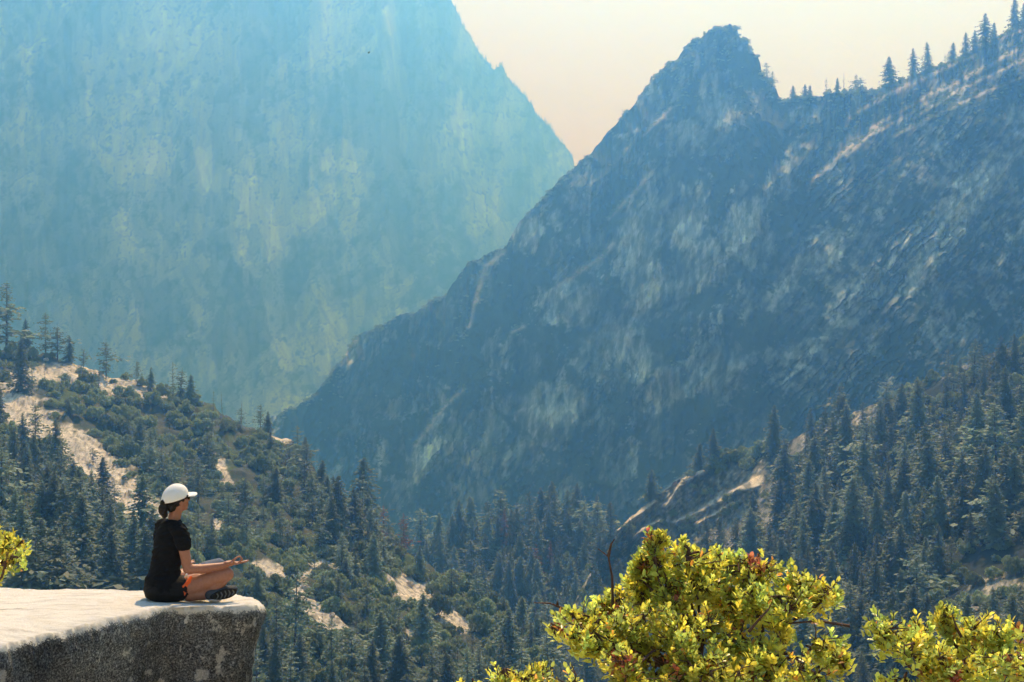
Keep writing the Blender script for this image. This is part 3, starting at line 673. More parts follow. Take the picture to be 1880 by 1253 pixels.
# right-hand slope
for a in [(1312, 812, 72, 'fir', slope, "lone fir standing on the rib above the rock face"), (1196, 912, 58, 'fir', slope, "fir at the left end of the rocky rib"),
          (1284, 862, 50, 'fir', slope, "small fir left of the round shrub on the rocky rib"),
          (1865, 690, 76, 'fir', slope, "tall fir at the upper right end of the forested slope"), (1838, 700, 78, 'fir', slope, "second tall fir from the upper right end of the slope"),
          (1668, 772, 58, 'fir', slope, "compact dark fir on the rib above the forest"), (1632, 835, 108, 'fir', slope, "tall fir with spreading skirts beside the pale rock on the rib"),
          (1600, 800, 60, 'snag', slope, "bare trunk beside the pale rock on the rib"),
          (1500, 1000, 120, 'fir', slope, "narrow fir standing in front of the middle of the forest"),
          (1612, 1000, 100, 'fir', slope, "sharply pointed fir in the centre of the forested slope"), (1665, 1010, 110, 'fir', slope, "dense dark fir right of the centre of the forested slope"),
          (1810, 960, 150, 'fir', slope, "broad multi-topped fir in the right of the forest"), (1862, 945, 120, 'fir', slope, "tall narrow fir at the right edge of the view"),
          (1830, 1000, 120, 'fir', slope, "wide fir just below the broad multi-topped one"), (1850, 800, 96, 'fir', slope, "slender fir against shrubs near the right edge"),
          (1652, 1080, 120, 'fir', slope, "fir with ragged level branches in the lower forest"), (1700, 1060, 76, 'fir', slope, "small cone-shaped fir beside the dark hollow"),
          (1745, 900, 90, 'pine', slope, "pine with open crown amid the upper forest"), (1690, 895, 100, 'pine', slope, "large rounded pine in the middle upper forest"),
          (1475, 1075, 110, 'fir', slope, "fir rising behind the yellow-green bush")]:
    plant(a[4], a[0], a[1], a[2], a[3], a[5], "conifers on the right-hand slope")
def dens_d(x, y):
    if y < slope.crest(x) + 8: return 0
    if rockD(x, y) > .3: return 0
    if x > 1700 and y > 1010 and y < 1150: return .08
    if x < 1380 and y < 1010: return .1
    lim = 800 + (1880 - x) * .02
    return 1
pts = poisson(92, (1340, 700, 1960, 1260), dens_d, lambda x, y: 25, seed=7)
for x, y in pts:
    h = rng.uniform(90, 150) * (1 if y > 800 else .7) * (.62 if x < 1520 and y < 920 else 1)
    up_ = y < slope.crest(x) + 90
    plant(slope, x, y, h, rng.choice(['fir', 'fir', 'fir', 'fir', 'pine']),
          "blue-green fir along the top edge of the forested right-hand slope" if up_ else "dark blue-green fir crowded inside the forested right-hand slope", "firs on the right-hand slope")
# the smaller conifers between them, too many to single out
fm, ftm = [], []
def mass_tree(sh, x, y, hpx, kind):
    p = sh.at(x, y); H = hpx * p.y / F; k = KINDS[kind][R_m.randint(len(KINDS[kind]))]
    v, f = k[2]; n = int(len(f) * .5); sel = R_m.permutation(len(f))[:n]; f = f[sel]; u, inv = np.unique(f, return_inverse=True); v = v[u]
    a = R_m.rand() * 6.28; c, s_ = math.cos(a), math.sin(a); w = H * R_m.uniform(.95, 1.25)
    fm.append((np.stack([(v[:, 0] * c - v[:, 1] * s_) * w, (v[:, 0] * s_ + v[:, 1] * c) * w, v[:, 2] * H], 1) + np.array([p.x, p.y, p.z - .02 * H]), inv.reshape(f.shape)))
    v, f = k[3]; ftm.append((v * H + np.array([p.x, p.y, p.z]), f))
R_m = np.random.RandomState(77)
for x, y in poisson(150, (1340, 660, 1960, 1260), dens_d, lambda x, y: 15, seed=71): mass_tree(slope, x, y, R_m.uniform(40, 80), 'fir' if R_m.rand() < .75 else 'pine')
for x, y in poisson(90, (740, 960, 1125, 1260), lambda x, y: (1 if y > vale.crest(x) + 2 and not in_b(x, y) else 0), lambda x, y: 13, seed=72): mass_tree(vale, x, y, R_m.uniform(36, 75), 'fir')
for x, y in poisson(170, (-60, 650, 1030, 1330), lambda x, y: (1 if in_b(x, y) and float(slabB(x, y)) < .3 else 0) * (.5 if x < 560 and y < 900 else 1), lambda x, y: 15, seed=73): mass_tree(hill, x, y, R_m.uniform(24, 50) * (1 + .5 * (y > 1000)), ['fir', 'pine', 'thin'][R_m.randint(3)])
for x, y in poisson(95, (1070, 1010, 1620, 1330), lambda x, y: 1 if y > slope.crest(x) + 30 else 0, lambda x, y: 22, seed=74): mass_tree(slope, x, y, R_m.uniform(60, 115), 'fir')
v, f = join(fm); o = link("young_conifers", mesh_np("young_conifers", v, f, M_NEEDLE, False)); tag(o, "smaller conifers filling the stands on the nearer slopes", "conifers", None, "stuff")
v, f = join(ftm); link("trunks", mesh_np("young_trunks", v, f, m_bark, True), o)["kind"] = "stuff"
# skyline trees of the shaded mountain
for a in [(1634, 158, 56, 'fir', "slender fir standing alone on the skyline, left of two fuller firs"), (1677, 140, 54, 'fir', "full fir on the skyline, left one of two"), (1704, 128, 54, 'fir', "full fir on the skyline, right one of two"),
          (1457, 186, 30, 'fir', "pointed fir at the left end of the saddle beside the peak"), (1478, 180, 26, 'fir', "broad fir second from the left on the saddle"), (1487, 180, 24, 'fir', "small fir tight against the broad one on the saddle"),
          (1517, 176, 34, 'thin', "thin pine in the middle of the saddle"), (1537, 172, 30, 'fir', "small dark fir in the middle of the saddle"), (1549, 170, 38, 'snag', "bare pole on the saddle right of the middle"), (1572, 170, 34, 'pine', "pine left one of a pair at the right end of the saddle"), (1580, 170, 30, 'pine', "pine right one of a pair at the right end of the saddle"), (1614, 164, 14, 'thin', "tiny thin tree right of the saddle"),
          (1408, 148, 34, 'pine', "wind-bent pine clinging to the right side of the peak"), (1418, 160, 30, 'pine', "second wind-bent pine on the right side of the peak"),
          (1142, 222, 24, 'thin', "small thin tree on the left skyline below the peak"), (1065, 306, 14, 'pine', "tiny bushy tree low on the left skyline of the peak"),
          (1272, 84, 16, 'pine', "tiny bushy tree just left of the summit"), (1196, 152, 14, 'fir', "tiny tree on the left shoulder of the peak"),
          (1750, 110, 34, 'fir', "first of the small firs right of the two full skyline firs"), (1772, 104, 46, 'fir', "second of the small firs on the right skyline"), (1790, 96, 42, 'fir', "third of the small firs on the right skyline"), (1808, 88, 66, 'fir', "tall fir with dense crown on the upper right skyline"),
          (1826, 76, 36, 'fir', "small fir right of the tall one on the upper right skyline"), (1862, 52, 58, 'fir', "tallest fir near the top right corner"), (1880, 48, 44, 'fir', "fir cut by the right edge in the top right corner"),
          (1735, 118, 20, 'thin', "tiny thin tree between the skyline firs"), (1642, 150, 14, 'thin', "tiny tree at the foot of the slender skyline fir"),
          (1765, 150, 30, 'fir', "fir on the sunlit slabs below the skyline"), (1568, 215, 34, 'fir', "hazy fir at the lower end of the sunlit slabs"), (845, 722, 22, 'fir', "hazy tree at the top end of the lowest sunlit ledge"), (1188, 330, 14, 'pine', "hazy tree at the top of the highest left ledge")]:
    plant(peak, *a[:4], a[4], "trees on the shaded mountain's skyline", sink=.03)

# shrubs: every big one stands for itself, the smallest ones are one mass
shrub_sites = []
def dens_shrub_b(x, y):
    if not in_b(x, y) or float(slabB(x, y)) > .45: return 0
    return .55 + .45 * (fbm(x / 40, y / 30, 3, 201) > -.1)
for x, y in poisson(820, (-60, 640, 1040, 1300), dens_shrub_b, lambda x, y: 8 + (y - 640) * .010, seed=21, tries=60000):
    if 0 < x < 440 and y > 1095: continue
    shrub_sites.append((hill, x, y, rng.uniform(19, 36) * (1 + .3 * (y > 1000)) * (.75 if y < hill.crest(x) + 14 else 1), "B"))
for x, y in ((92, 668), (60, 680), (118, 700), (150, 690), (170, 700), (210, 700), (232, 690), (262, 712), (175, 738), (130, 720), (195, 880), (232, 890), (150, 880), (100, 770), (295, 712), (1700, 1085), (1720, 1100), (1745, 1080), (1765, 1100), (1790, 1075), (1800, 1100), (1825, 1060), (1840, 1090), (1860, 1050), (1690, 1110), (1740, 1120), (1815, 1120), (1870, 1105), (1770, 1060), (1600, 1100), (1580, 1130)):
    shrub_sites.append((hill if x < 1200 else slope, x, y, rng.uniform(14, 24) * (1 if x < 1200 else 1.6), "B" if x < 1200 else "D"))
def dens_shrub_d(x, y):
    if y < slope.crest(x) + 2: return 0
    r = float(rockD(x, y))
    if x > 1500 and y < slope.crest(x) + 75: return 1
    if r > .5: return .28
    if x < 1420: return .8
    return .35
for x, y in poisson(300, (1060, 620, 1960, 1260), dens_shrub_d, lambda x, y: 12, seed=22, tries=30000):
    shrub_sites.append((slope, x, y, rng.uniform(13, 30), "D"))
for x, y, h in ((1340, 818, 34), (1362, 812, 36), (1385, 806, 30), (1322, 826, 26), (1398, 770, 26), (1640, 705, 26), (1672, 692, 30), (1698, 684, 30), (1655, 712, 20), (1712, 690, 20)):
    shrub_sites.append((slope, x, y, h * 1.1, "R"))
for x, y in poisson(90, (760, 950, 1130, 1260), lambda x, y: 1 if y > vale.crest(x) + 2 and not in_b(x, y) else 0, lambda x, y: 14, seed=23):
    shrub_sites.append((vale, x, y, rng.uniform(14, 28), "C"))
shrub_sites.sort(key=lambda q: -q[3])
SH_L = {"B": ("round grey-green shrub on the left-hand hill between the bare granite slabs", "shrubs on the left-hand hill"),
        "D": ("round grey-green shrub on the right-hand slope among the firs", "shrubs on the right-hand slope"),
        "R": ("pale rounded shrub catching the sun on the rocky rib above the forest", "shrubs on the rocky rib"),
        "C": ("blue-green shrub in the hazy valley between the slopes", "shrubs in the valley")}
mass = []
R_ = np.random.RandomState(5)
def add_mass(p, w, h, mesh_id, thin=1.0):
    v, f = SHRUBS[mesh_id][1]; a = R_.rand() * 6.28; c, s_ = math.cos(a), math.sin(a)
    if thin < 1:
        n = int(len(f) * thin); sel = R_.permutation(len(f) - 60)[:n]; f = f[sel]; u, inv = np.unique(f, return_inverse=True); v = v[u]; f = inv.reshape(f.shape)
        w_ = 1 + .5 * (1 - thin)
    vv = np.stack([(v[:, 0] * c - v[:, 1] * s_) * w, (v[:, 0] * s_ + v[:, 1] * c) * w, v[:, 2] * h], 1) + np.array([p.x, p.y, p.z])
    mass.append((vv, f))
for i, (sh, x, y, wpx, z_) in enumerate(shrub_sites):
    p = sh.at(x, y); w = wpx * p.y / F * .62; h = w * rng.uniform(1.1, 1.7); k = rng.randrange(7)
    if i < 290 or z_ == "R":
        o = link("shrub", SHRUBS[k][0], loc=(p.x, p.y, p.z - .1 * h), rot=(0, 0, rng.random() * 6.28), scale=(w, w, h))
        tag(o, SH_L[z_][0], "shrub", SH_L[z_][1]); LABEL_ME.append((o, x, y - wpx * .3, wpx, 'shrub', sh))
    else: add_mass(p - Vector((0, 0, .1 * h)), w, h, k, .6)
v, f = join(mass); o = link("hillside_scrub", mesh_np("hillside_scrub", v, f, M_SHRUB, False)); tag(o, "low grey-green scrub covering the nearer hillsides", "scrub", None, "stuff")

# scrub clinging to ledges and skyline of the shaded mountain
mass = []
R2 = random.Random(31)
def peak_scrub(x, y, hpx):
    if y < peak.crest(x) + 1: y = peak.crest(x) + 1
    p = peak.at(x, y); w = hpx * p.y / F * .75
    add_mass(p - Vector((0, 0, .25 * w)), w, w * R2.uniform(.8, 1.4), R2.randrange(7), .22)
for pts, w in LEDGES:
    L = sum(math.hypot(b[0] - a[0], b[1] - a[1]) for a, b in zip(pts[:-1], pts[1:]))
    for k in range(int(L / 4.0)):
        t = R2.random() * (len(pts) - 1); i = int(t); q = t - i
        peak_scrub(pts[i][0] * (1 - q) + pts[i + 1][0] * q + R2.uniform(-5, 5), pts[i][1] * (1 - q) + pts[i + 1][1] * q - R2.uniform(-3, 7), R2.uniform(3, 8))
for k in range(620):   # skyline
    x = R2.uniform(505, 1880)
    if fbm(x / 30, 0, 3, 211) < -.12: continue
    peak_scrub(x, peak.crest(x) + abs(R2.gauss(0, 5)), R2.uniform(3, 9))
for c in ((1260, 110, 50, 30), (1340, 90, 35, 30), (1330, 175, 60, 20), (1240, 165, 30, 40), (890, 520, 20, 30), (1570, 240, 50, 22), (1545, 205, 40, 22), (1500, 330, 40, 20), (1700, 210, 90, 45), (1790, 160, 70, 40), (620, 690, 30, 40), (850, 600, 25, 40), (1640, 330, 50, 14), (1590, 345, 30, 14), (1420, 160, 14, 12), (1600, 180, 40, 10), (1850, 120, 40, 40), (945, 610, 20, 12)):
    for k in range(int(c[2] * c[3] / 42)):
        peak_scrub(R2.gauss(c[0], c[2] * .55), R2.gauss(c[1], c[3] * .55), R2.uniform(3, 8))
for k in range(700):
    x, y = R2.uniform(540, 1880), R2.uniform(200, 980)
    if y < peak.crest(x) + 4 or fbm(x / 70, y / 70, 4, 102) < -.02: continue
    peak_scrub(x, y, R2.uniform(2.5, 6))
for k in range(90):
    x = R2.choice([R2.uniform(1610, 1880), R2.uniform(1440, 1610), R2.uniform(1180, 1420)]); peak_scrub(x, peak.crest(x) + abs(R2.gauss(0, 4)), R2.uniform(7, 15))
v, f = join(mass); o = link("mountain_scrub", mesh_np("mountain_scrub", v, f, M_SHRUB, False)); tag(o, "scrub clinging to the ledges and skyline of the shaded mountain", "scrub", None, "stuff")
# far trees fringing the great wall: one far-off fringe
mass = []
for k in range(150):
    x = R2.uniform(835, 1055); y = cliff.crest(x) + abs(R2.gauss(0, 4)); p = cliff.at(x, y); H = R2.uniform(4, 13) * p.y / F
    v, f = KINDS['fir'][R2.randrange(6)][2]; n = len(f) // 5; f = f[R_.permutation(len(f))[:n]]; u, inv = np.unique(f, return_inverse=True); v = v[u]
    mass.append((v * np.array([H * 1.3, H * 1.3, H]) + np.array([p.x, p.y, p.z - .03 * H]), inv.reshape(f.shape)))
v, f = join(mass); o = link("far_treeline", mesh_np("far_treeline", v, f, M_NEEDLE, False)); tag(o, "distant fringe of trees along the skyline of the great wall", "treeline", None, "stuff")

# boulders
m_boul = terrain_mat("boulder_granite", 1.2, 0.3, 0.6, 1.25, 0.05)
def boulder_mesh(seed):
    R = np.random.RandomState(seed); n, k = 28, 18; th = np.linspace(0, 2 * np.pi, n, endpoint=False); ph = np.linspace(.02, np.pi - .02, k)
    T, P = np.meshgrid(th, ph); d = np.stack([np.cos(T) * np.sin(P), np.sin(T) * np.sin(P), np.cos(P)], -1)
    r = np.ones(T.shape)
    for q in range(9):    # planed faces
        a = R.normal(size=3); a /= np.linalg.norm(a); h = .62 + .3 * R.rand(); dot = d @ a
        r = np.where(dot > 1e-3, np.minimum(r, h / np.maximum(dot, 1e-3)), r)
    v = d * r[..., None] * np.array([1, .8, .62]); v = v.reshape(-1, 3) + .03 * R.normal(size=(n * k, 3))
    i = np.arange(n * k).reshape(k, n); j = np.roll(i, -1, 1)
    return mesh_np("boulder", v, np.stack([i[:-1], i[1:], j[1:], j[:-1]], -1).reshape(-1, 4), m_boul, False, np.tile(np.array([[.5, .43, .37]]), (n * k, 1)))
BM = [boulder_mesh(i) for i in range(5)]
for x, y, wpx, lab in ((363, 1030, 30, "rounded pale boulder seen just behind the person's forearm"), (632, 1190, 40, "big boulder with a dark face at the bottom of the left slope"), (85, 670, 12, "small dark rock at the top of the crest granite"), (232, 695, 10, "small rock on the skyline right of the lone crest pine"),
                      (225, 942, 10, "dark little rock lying on the lower end of the long granite slab"), (240, 940, 7, "smaller dark rock beside another on the long granite slab"), (610, 1150, 14, "angular pale rock above the boulder with the dark face"), (690, 1170, 14, "flat pale rock amid shrubs on the lower left slope"),
                      (655, 1080, 16, "grey rock in the rubble strip of the left slope"), (668, 1100, 12, "pale block half-way down the rubble strip"), (662, 1060, 10, "small pale block at the top of the rubble strip"), (752, 1072, 16, "rock at the upper end of the bare patch near the valley"), (1500, 1010, 3, None),
                      (405, 850, 8, "pale rock in the narrow gully of the left hill"), (410, 880, 9, "second pale rock lower in the narrow gully"), (560, 1100, 18, "cracked pale rock beside the tallest pine"), (1735, 1130, 26, "pale rock in the clearing at the lower right"), (1790, 1120, 20, "sunlit rock in the clearing among shrubs at lower right")):
    if not lab: continue
    sh = slope if x > 1100 else hill; p = sh.at(x, y); w = wpx * p.y / F * .55
    o = link("boulder", rng.choice(BM), loc=(p.x, p.y, p.z + .15 * w), rot=(rng.uniform(-.2, .2), rng.uniform(-.2, .2), rng.random() * 6.28), scale=(w, w, w)); tag(o, lab, "boulder", "boulders on the hillsides")

# labels for the many: each is found from the nearest landmark
LM = {id(hill): [(12, 610, "the tall pine at the crest's left end"), (195, 665, "the lone pine on the bare crest"), (110, 695, "the pale granite on the crest"), (60, 775, "the top of the long granite slab"), (180, 870, "the middle of the long granite slab"), (270, 955, "the foot of the long granite slab"),
    (330, 725, "the flat-topped crest pine"), (425, 760, "the two bare crest poles"), (478, 775, "the pine where the crest dips"), (405, 860, "the narrow pale gully"), (325, 905, "the person's cap"), (440, 1035, "the person's open hand"), (742, 965, "the red dead pine"), (665, 925, "the tall thin spire"), (620, 950, "the big fir half-way down"),
    (800, 1110, "the bare patch by the valley"), (660, 1085, "the rubble strip"), (632, 1185, "the dark-faced boulder"), (540, 1150, "the very tall pine by the ledge"), (480, 1110, "the tip of the ledge"), (950, 1240, "the low yellow bush"), (150, 1085, "the pale top of the ledge"), (20, 1000, "the bush at the left edge"), (255, 815, "the dark fir amid round shrubs"), (560, 820, "the shoulder of the crest")],
  id(vale): [(840, 965, "the tallest valley fir"), (925, 940, "the pointed fir atop the valley"), (985, 1040, "the reddish dying conifer"), (984, 1150, "the bare grey valley trunks"), (1080, 1060, "the left foot of the rib"), (742, 965, "the red dead pine"), (1060, 950, "the top of the valley's right side"), (950, 1240, "the low yellow bush")],
  id(slope): [(1312, 780, "the lone fir on the rib"), (1330, 905, "the pale rock ledges"), (1460, 830, "the pale rock on the rib"), (1632, 785, "the fir with spreading skirts"), (1612, 955, "the sharply pointed central fir"), (1820, 890, "the multi-topped fir"), (1852, 655, "the tall upper right firs"), (1668, 700, "the pale shrubs on the rib"),
    (1690, 850, "the large rounded pine"), (1700, 1030, "the small cone-shaped fir"), (1850, 1090, "the clearing at lower right"), (1230, 960, "the top of the large bush"), (1560, 1070, "the right end of the large bush"), (1730, 1110, "the top of the corner bush"), (1075, 1080, "the left foot of the rib"), (1875, 890, "the tall fir at the right edge"), (1450, 1000, "the dead sprigs of the large bush")]}
ORD = ["first", "second", "third", "fourth", "fifth", "sixth", "seventh", "eighth", "ninth", "tenth", "eleventh", "twelfth", "thirteenth", "fourteenth", "fifteenth", "sixteenth", "seventeenth", "eighteenth", "nineteenth", "twentieth"]
KW = {'fir': 'fir', 'pine': 'pine', 'thin': 'thin pine', 'shrub': 'shrub', 'red': 'brown conifer', 'snag': 'bare trunk'}
seen_l = {}
for it in LABEL_ME: seen_l.setdefault(it[0]["label"], []).append(it)
buckets = {}
for lab, its in seen_l.items():
    if len(its) < 2: continue
    for (o, x, y, h, kd, sh) in its:
        if id(sh) not in LM: continue
        lm = min(LM[id(sh)], key=lambda q: math.hypot(q[0] - x, (q[1] - y)))
        dx, dy = x - lm[0], y - lm[1]; a = math.degrees(math.atan2(-dy, dx)) % 360
        d8 = ["to the right of", "to the upper right of", "above", "to the upper left of", "to the left of", "to the lower left of", "below", "to the lower right of"][int((a + 22.5) // 45) % 8]
        buckets.setdefault((KW[kd], d8, lm[2]), []).append((math.hypot(dx, dy), o))
for (kd, d8, ph), L in buckets.items():
    L.sort(key=lambda q: q[0])
    for k, (dd, o) in enumerate(L):
        o["label"] = (f"{ORD[k] if k < 20 else str(k + 1) + 'th'} {kd} {d8} {ph}")

# ------------------------------------------------------------------ foreground rock, ground and bushes
def at_px(px, py, D): return np.array([D * (px - 940) / F, D, D * (HY - py) / F])
m_slab, nt, b = new_mat("lichen_granite")
at = nt.nodes.new("ShaderNodeAttribute"); at.attribute_name = "tint"
v = coords(nt); sep_ = nt.nodes.new("ShaderNodeSeparateColor"); nt.links.new(at.outputs["Color"], sep_.inputs[0])
na = noise_node(nt, 9, 8, .72, v); nb_ = noise_node(nt, 75, 6, .75, v); nc = noise_node(nt, 3.2, 5, .6, v, .6)
pale = ramp(nt, nb_.outputs[0], [(.25, (.50, .47, .42)), (.5, (.64, .60, .54)), (.8, (.70, .67, .61))])
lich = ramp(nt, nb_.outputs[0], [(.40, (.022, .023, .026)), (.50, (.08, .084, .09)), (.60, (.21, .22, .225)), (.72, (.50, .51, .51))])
grey = ramp(nt, nb_.outputs[0], [(.35, (.16, .16, .155)), (.65, (.46, .455, .44))])
# white lichen patches (own shapes: mask G of the tint), dark crust elsewhere (mask R)
pm = nt.nodes.new("ShaderNodeMath"); pm.operation = 'ADD'; nt.links.new(sep_.outputs[1], pm.inputs[0])
mr = nt.nodes.new("ShaderNodeMapRange"); mr.inputs[1].default_value = .35; mr.inputs[2].default_value = .7; mr.inputs[3].default_value = -.45; mr.inputs[4].default_value = .45
nt.links.new(na.outputs[0], mr.inputs[0]); nt.links.new(mr.outputs[0], pm.inputs[1])
pr = ramp(nt, pm.outputs[0], [(.42, (0, 0, 0)), (.54, (1, 1, 1))])
side = mixc(nt, lich.outputs[0], grey.outputs[0], pr.outputs[0])
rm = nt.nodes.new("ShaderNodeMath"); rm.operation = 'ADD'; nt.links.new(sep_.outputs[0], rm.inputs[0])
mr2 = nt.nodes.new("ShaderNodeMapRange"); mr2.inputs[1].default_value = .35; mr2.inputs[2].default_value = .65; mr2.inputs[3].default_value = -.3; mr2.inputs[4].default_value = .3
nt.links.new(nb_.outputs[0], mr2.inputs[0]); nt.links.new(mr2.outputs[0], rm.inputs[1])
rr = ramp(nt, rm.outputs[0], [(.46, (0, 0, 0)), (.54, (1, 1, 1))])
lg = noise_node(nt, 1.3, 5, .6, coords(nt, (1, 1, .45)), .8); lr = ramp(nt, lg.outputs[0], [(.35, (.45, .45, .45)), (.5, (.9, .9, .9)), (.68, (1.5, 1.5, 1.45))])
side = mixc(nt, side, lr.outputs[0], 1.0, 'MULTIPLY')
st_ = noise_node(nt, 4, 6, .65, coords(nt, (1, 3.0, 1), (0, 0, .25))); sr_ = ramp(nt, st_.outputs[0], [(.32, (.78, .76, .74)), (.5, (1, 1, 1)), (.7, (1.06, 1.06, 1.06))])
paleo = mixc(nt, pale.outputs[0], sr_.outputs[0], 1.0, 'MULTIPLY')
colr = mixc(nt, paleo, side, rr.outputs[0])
nt.links.new(colr, b.inputs["Base Color"]); b.inputs["Roughness"].default_value = .95; b.inputs["Specular IOR Level"].default_value = .08
bm_ = nt.nodes.new("ShaderNodeBump"); bm_.inputs["Strength"].default_value = .7; bm_.inputs["Distance"].default_value = .02
hs = nt.nodes.new("ShaderNodeMath"); hs.operation = 'ADD'; nt.links.new(na.outputs[0], hs.inputs[0]); nt.links.new(nb_.outputs[0], hs.inputs[1])
nt.links.new(hs.outputs[0], bm_.inputs["Height"]); nt.links.new(bm_.outputs[0], b.inputs["Normal"])

# plan outline of the slab, from the near edge at the left round the tip and back along the far edge: (photo column, photo row, distance)
near = [(-500, 1330, 7.6), (-220, 1245, 8.4), (0, 1186, 9.15), (90, 1164, 9.5), (180, 1142, 9.85), (270, 1120, 10.25), (310, 1114, 10.42), (350, 1115, 10.42), (400, 1115, 10.42), (440, 1112, 10.46), (464, 1109, 10.54), (477, 1112, 10.72)]
far = [(476, 1106, 11.0), (462, 1098, 11.3), (430, 1093, 11.6), (380, 1091, 11.75), (320, 1088, 11.9), (260, 1085, 12.0), (160, 1086, 12.05), (80, 1087, 12.1), (0, 1089, 12.15), (-200, 1092, 12.3), (-500, 1098, 12.5)]
ctrl = np.array([at_px(*p) for p in near + far] + [(-9.5, 12.5, -2.9), (-10.5, 10.0, -2.5), (-9.0, 7.6, -2.2)])
def closed_curve(P, n):
    P = np.asarray(P); k = len(P); seg = np.linalg.norm(np.roll(P, -1, 0) - P, axis=1); cum = np.concatenate([[0], np.cumsum(seg)]); out = []
    for s_ in np.linspace(0, cum[-1], n, endpoint=False):
        i = int(np.searchsorted(cum, s_, 'right') - 1) % k; t = (s_ - cum[i]) / seg[i]
        p0, p1, p2, p3 = P[(i - 1) % k], P[i], P[(i + 1) % k], P[(i + 2) % k]
        out.append(.5 * ((2 * p1) + (-p0 + p2) * t + (2 * p0 - 5 * p1 + 4 * p2 - p3) * t * t + (-p0 + 3 * p1 - 3 * p2 + p3) * t ** 3))
    return np.array(out)
NR_ = 1500
ringo = closed_curve(ctrl, NR_)
arc = np.cumsum(np.linalg.norm(np.roll(ringo, -1, 0) - ringo, axis=1))
for q in range(2): ringo[:, q] += .03 * fbm(arc / .5, arc * 0 + q, 5, 301 + q, .6)
ringo[:, 2] += .014 * fbm(arc / .22, arc * 0 + 5, 6, 303, .65)
A_ = np.c_[ringo[:, 0], ringo[:, 1], np.ones(NR_)]; coef = np.linalg.lstsq(A_, ringo[:, 2], rcond=None)[0]
cen = ringo.mean(0); ctr = np.array([-5.6, 10.4, 0])
rings, tints = [], []
nrm2 = np.stack([-(np.roll(ringo, -1, 0) - np.roll(ringo, 1, 0))[:, 1], (np.roll(ringo, -1, 0) - np.roll(ringo, 1, 0))[:, 0]], 1); nrm2 /= np.linalg.norm(nrm2, axis=1, keepdims=True)
area = np.sum(ringo[:, 0] * np.roll(ringo[:, 1], -1) - np.roll(ringo[:, 0], -1) * ringo[:, 1])
if area > 0: nrm2 = -nrm2      # outward
def seat_z(x, y): return coef[0] * x + coef[1] * y + coef[2]
TOPN = 60
for k in range(TOPN):                       # top, from the middle outwards
    t = ((k + .0) / TOPN) ** .8
    p = ctr[None] * (1 - t) + ringo * t; p = p.copy()
    zp = seat_z(p[:, 0], p[:, 1]); w = sstep(.80, 1.0, t)
    z_lin = ringo[:, 2] * w + zp * (1 - w)
    p[:, 2] = z_lin + .095 * (1 - w) + .02 * fbm(p[:, 0] / .9, p[:, 1] / .9, 5, 311) * (1 - .5 * w) + .006 * fbm(p[:, 0] / .07, p[:, 1] / .07, 4, 313) 
    rings.append(p); n_ = fbm(p[:, 0] / .25, p[:, 1] / .12, 5, 315)
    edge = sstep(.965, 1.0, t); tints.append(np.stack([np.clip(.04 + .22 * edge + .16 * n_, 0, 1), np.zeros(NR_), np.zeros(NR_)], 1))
SN = 150
for k in range(SN):                         # rounded lip, then the face, undercut towards the tip
    s_ = (k / (SN - 1)) ** 1.15; drop = 6.5 * s_
    tipw = sstep(-3.2, -1.9, ringo[:, 0])
    lip = .035 * np.sin(np.clip(drop / .06, 0, np.pi / 2)) + .014 * fbm(arc / .09, arc * 0 + 3, 4, 351, .6) * np.exp(-drop / .2)
    under = -.02 * drop - tipw * (.16 * drop ** 1.15 + .0) - (ringo[:, 1] > 11.1) * .12 * drop
    off = lip + under + .05 * fbm(arc / .8, arc * 0 + drop / .6, 5, 321, .6) * min(1, drop / .15) + .02 * fbm(arc / .10, arc * 0 + drop / .14, 4, 323, .6)
    p = ringo.copy(); p[:, :2] += nrm2 * off[:, None]; p[:, 2] -= drop * (1.0) 
    pull = np.clip(drop / 6.5, 0, 1) ** 1.3 * .25 * tipw
    p[:, 0] = p[:, 0] * (1 - pull) + ctr[0] * pull
    rings.append(p)
    # photo place of the point, for the shapes of the big white lichen patches
    ppx = 940 + F * p[:, 0] / p[:, 1]; ppy = HY - F * p[:, 2] / p[:, 1]
    wh = np.zeros(NR_)
    for (cx, cy_, rx, ry, an) in ((405, 1205, 13, 16, 0), (402, 1228, 9, 20, 8), (370, 1240, 16, 14, 0), (350, 1200, 6, 9, 0), (343, 1141, 6, 9, 0), (467, 1141, 5, 7, 0), (362, 1190, 6, 10, 20), (428, 1217, 5, 8, 0), (296, 1255, 8, 14, 0), (240, 1250, 6, 14, 0), (5, 1240, 8, 16, 0), (130, 1262, 12, 12, 0), (331, 1192, 4, 8, 0)):
        a = math.radians(an); dx, dy = ppx - cx, ppy - cy_; wh = np.maximum(wh, np.exp(-(((dx * math.cos(a) + dy * math.sin(a)) / rx) ** 2 + ((-dx * math.sin(a) + dy * math.cos(a)) / ry) ** 2) ** 1.5))
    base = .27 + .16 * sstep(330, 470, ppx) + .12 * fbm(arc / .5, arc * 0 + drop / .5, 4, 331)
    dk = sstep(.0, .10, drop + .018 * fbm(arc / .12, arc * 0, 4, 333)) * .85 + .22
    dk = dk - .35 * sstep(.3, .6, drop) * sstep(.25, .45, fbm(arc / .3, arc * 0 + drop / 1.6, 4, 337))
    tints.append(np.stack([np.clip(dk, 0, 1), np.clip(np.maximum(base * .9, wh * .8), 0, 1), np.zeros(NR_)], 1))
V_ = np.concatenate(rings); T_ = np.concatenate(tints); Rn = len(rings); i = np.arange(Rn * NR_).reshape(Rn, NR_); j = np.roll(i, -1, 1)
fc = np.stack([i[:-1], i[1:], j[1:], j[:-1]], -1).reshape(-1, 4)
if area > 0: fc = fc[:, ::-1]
o = link("granite_ledge", mesh_np("granite_ledge", V_, fc, m_slab, True, T_)); tag(o, "overhanging granite ledge with a pale sunlit top and a dark lichen-covered face", "rock ledge")
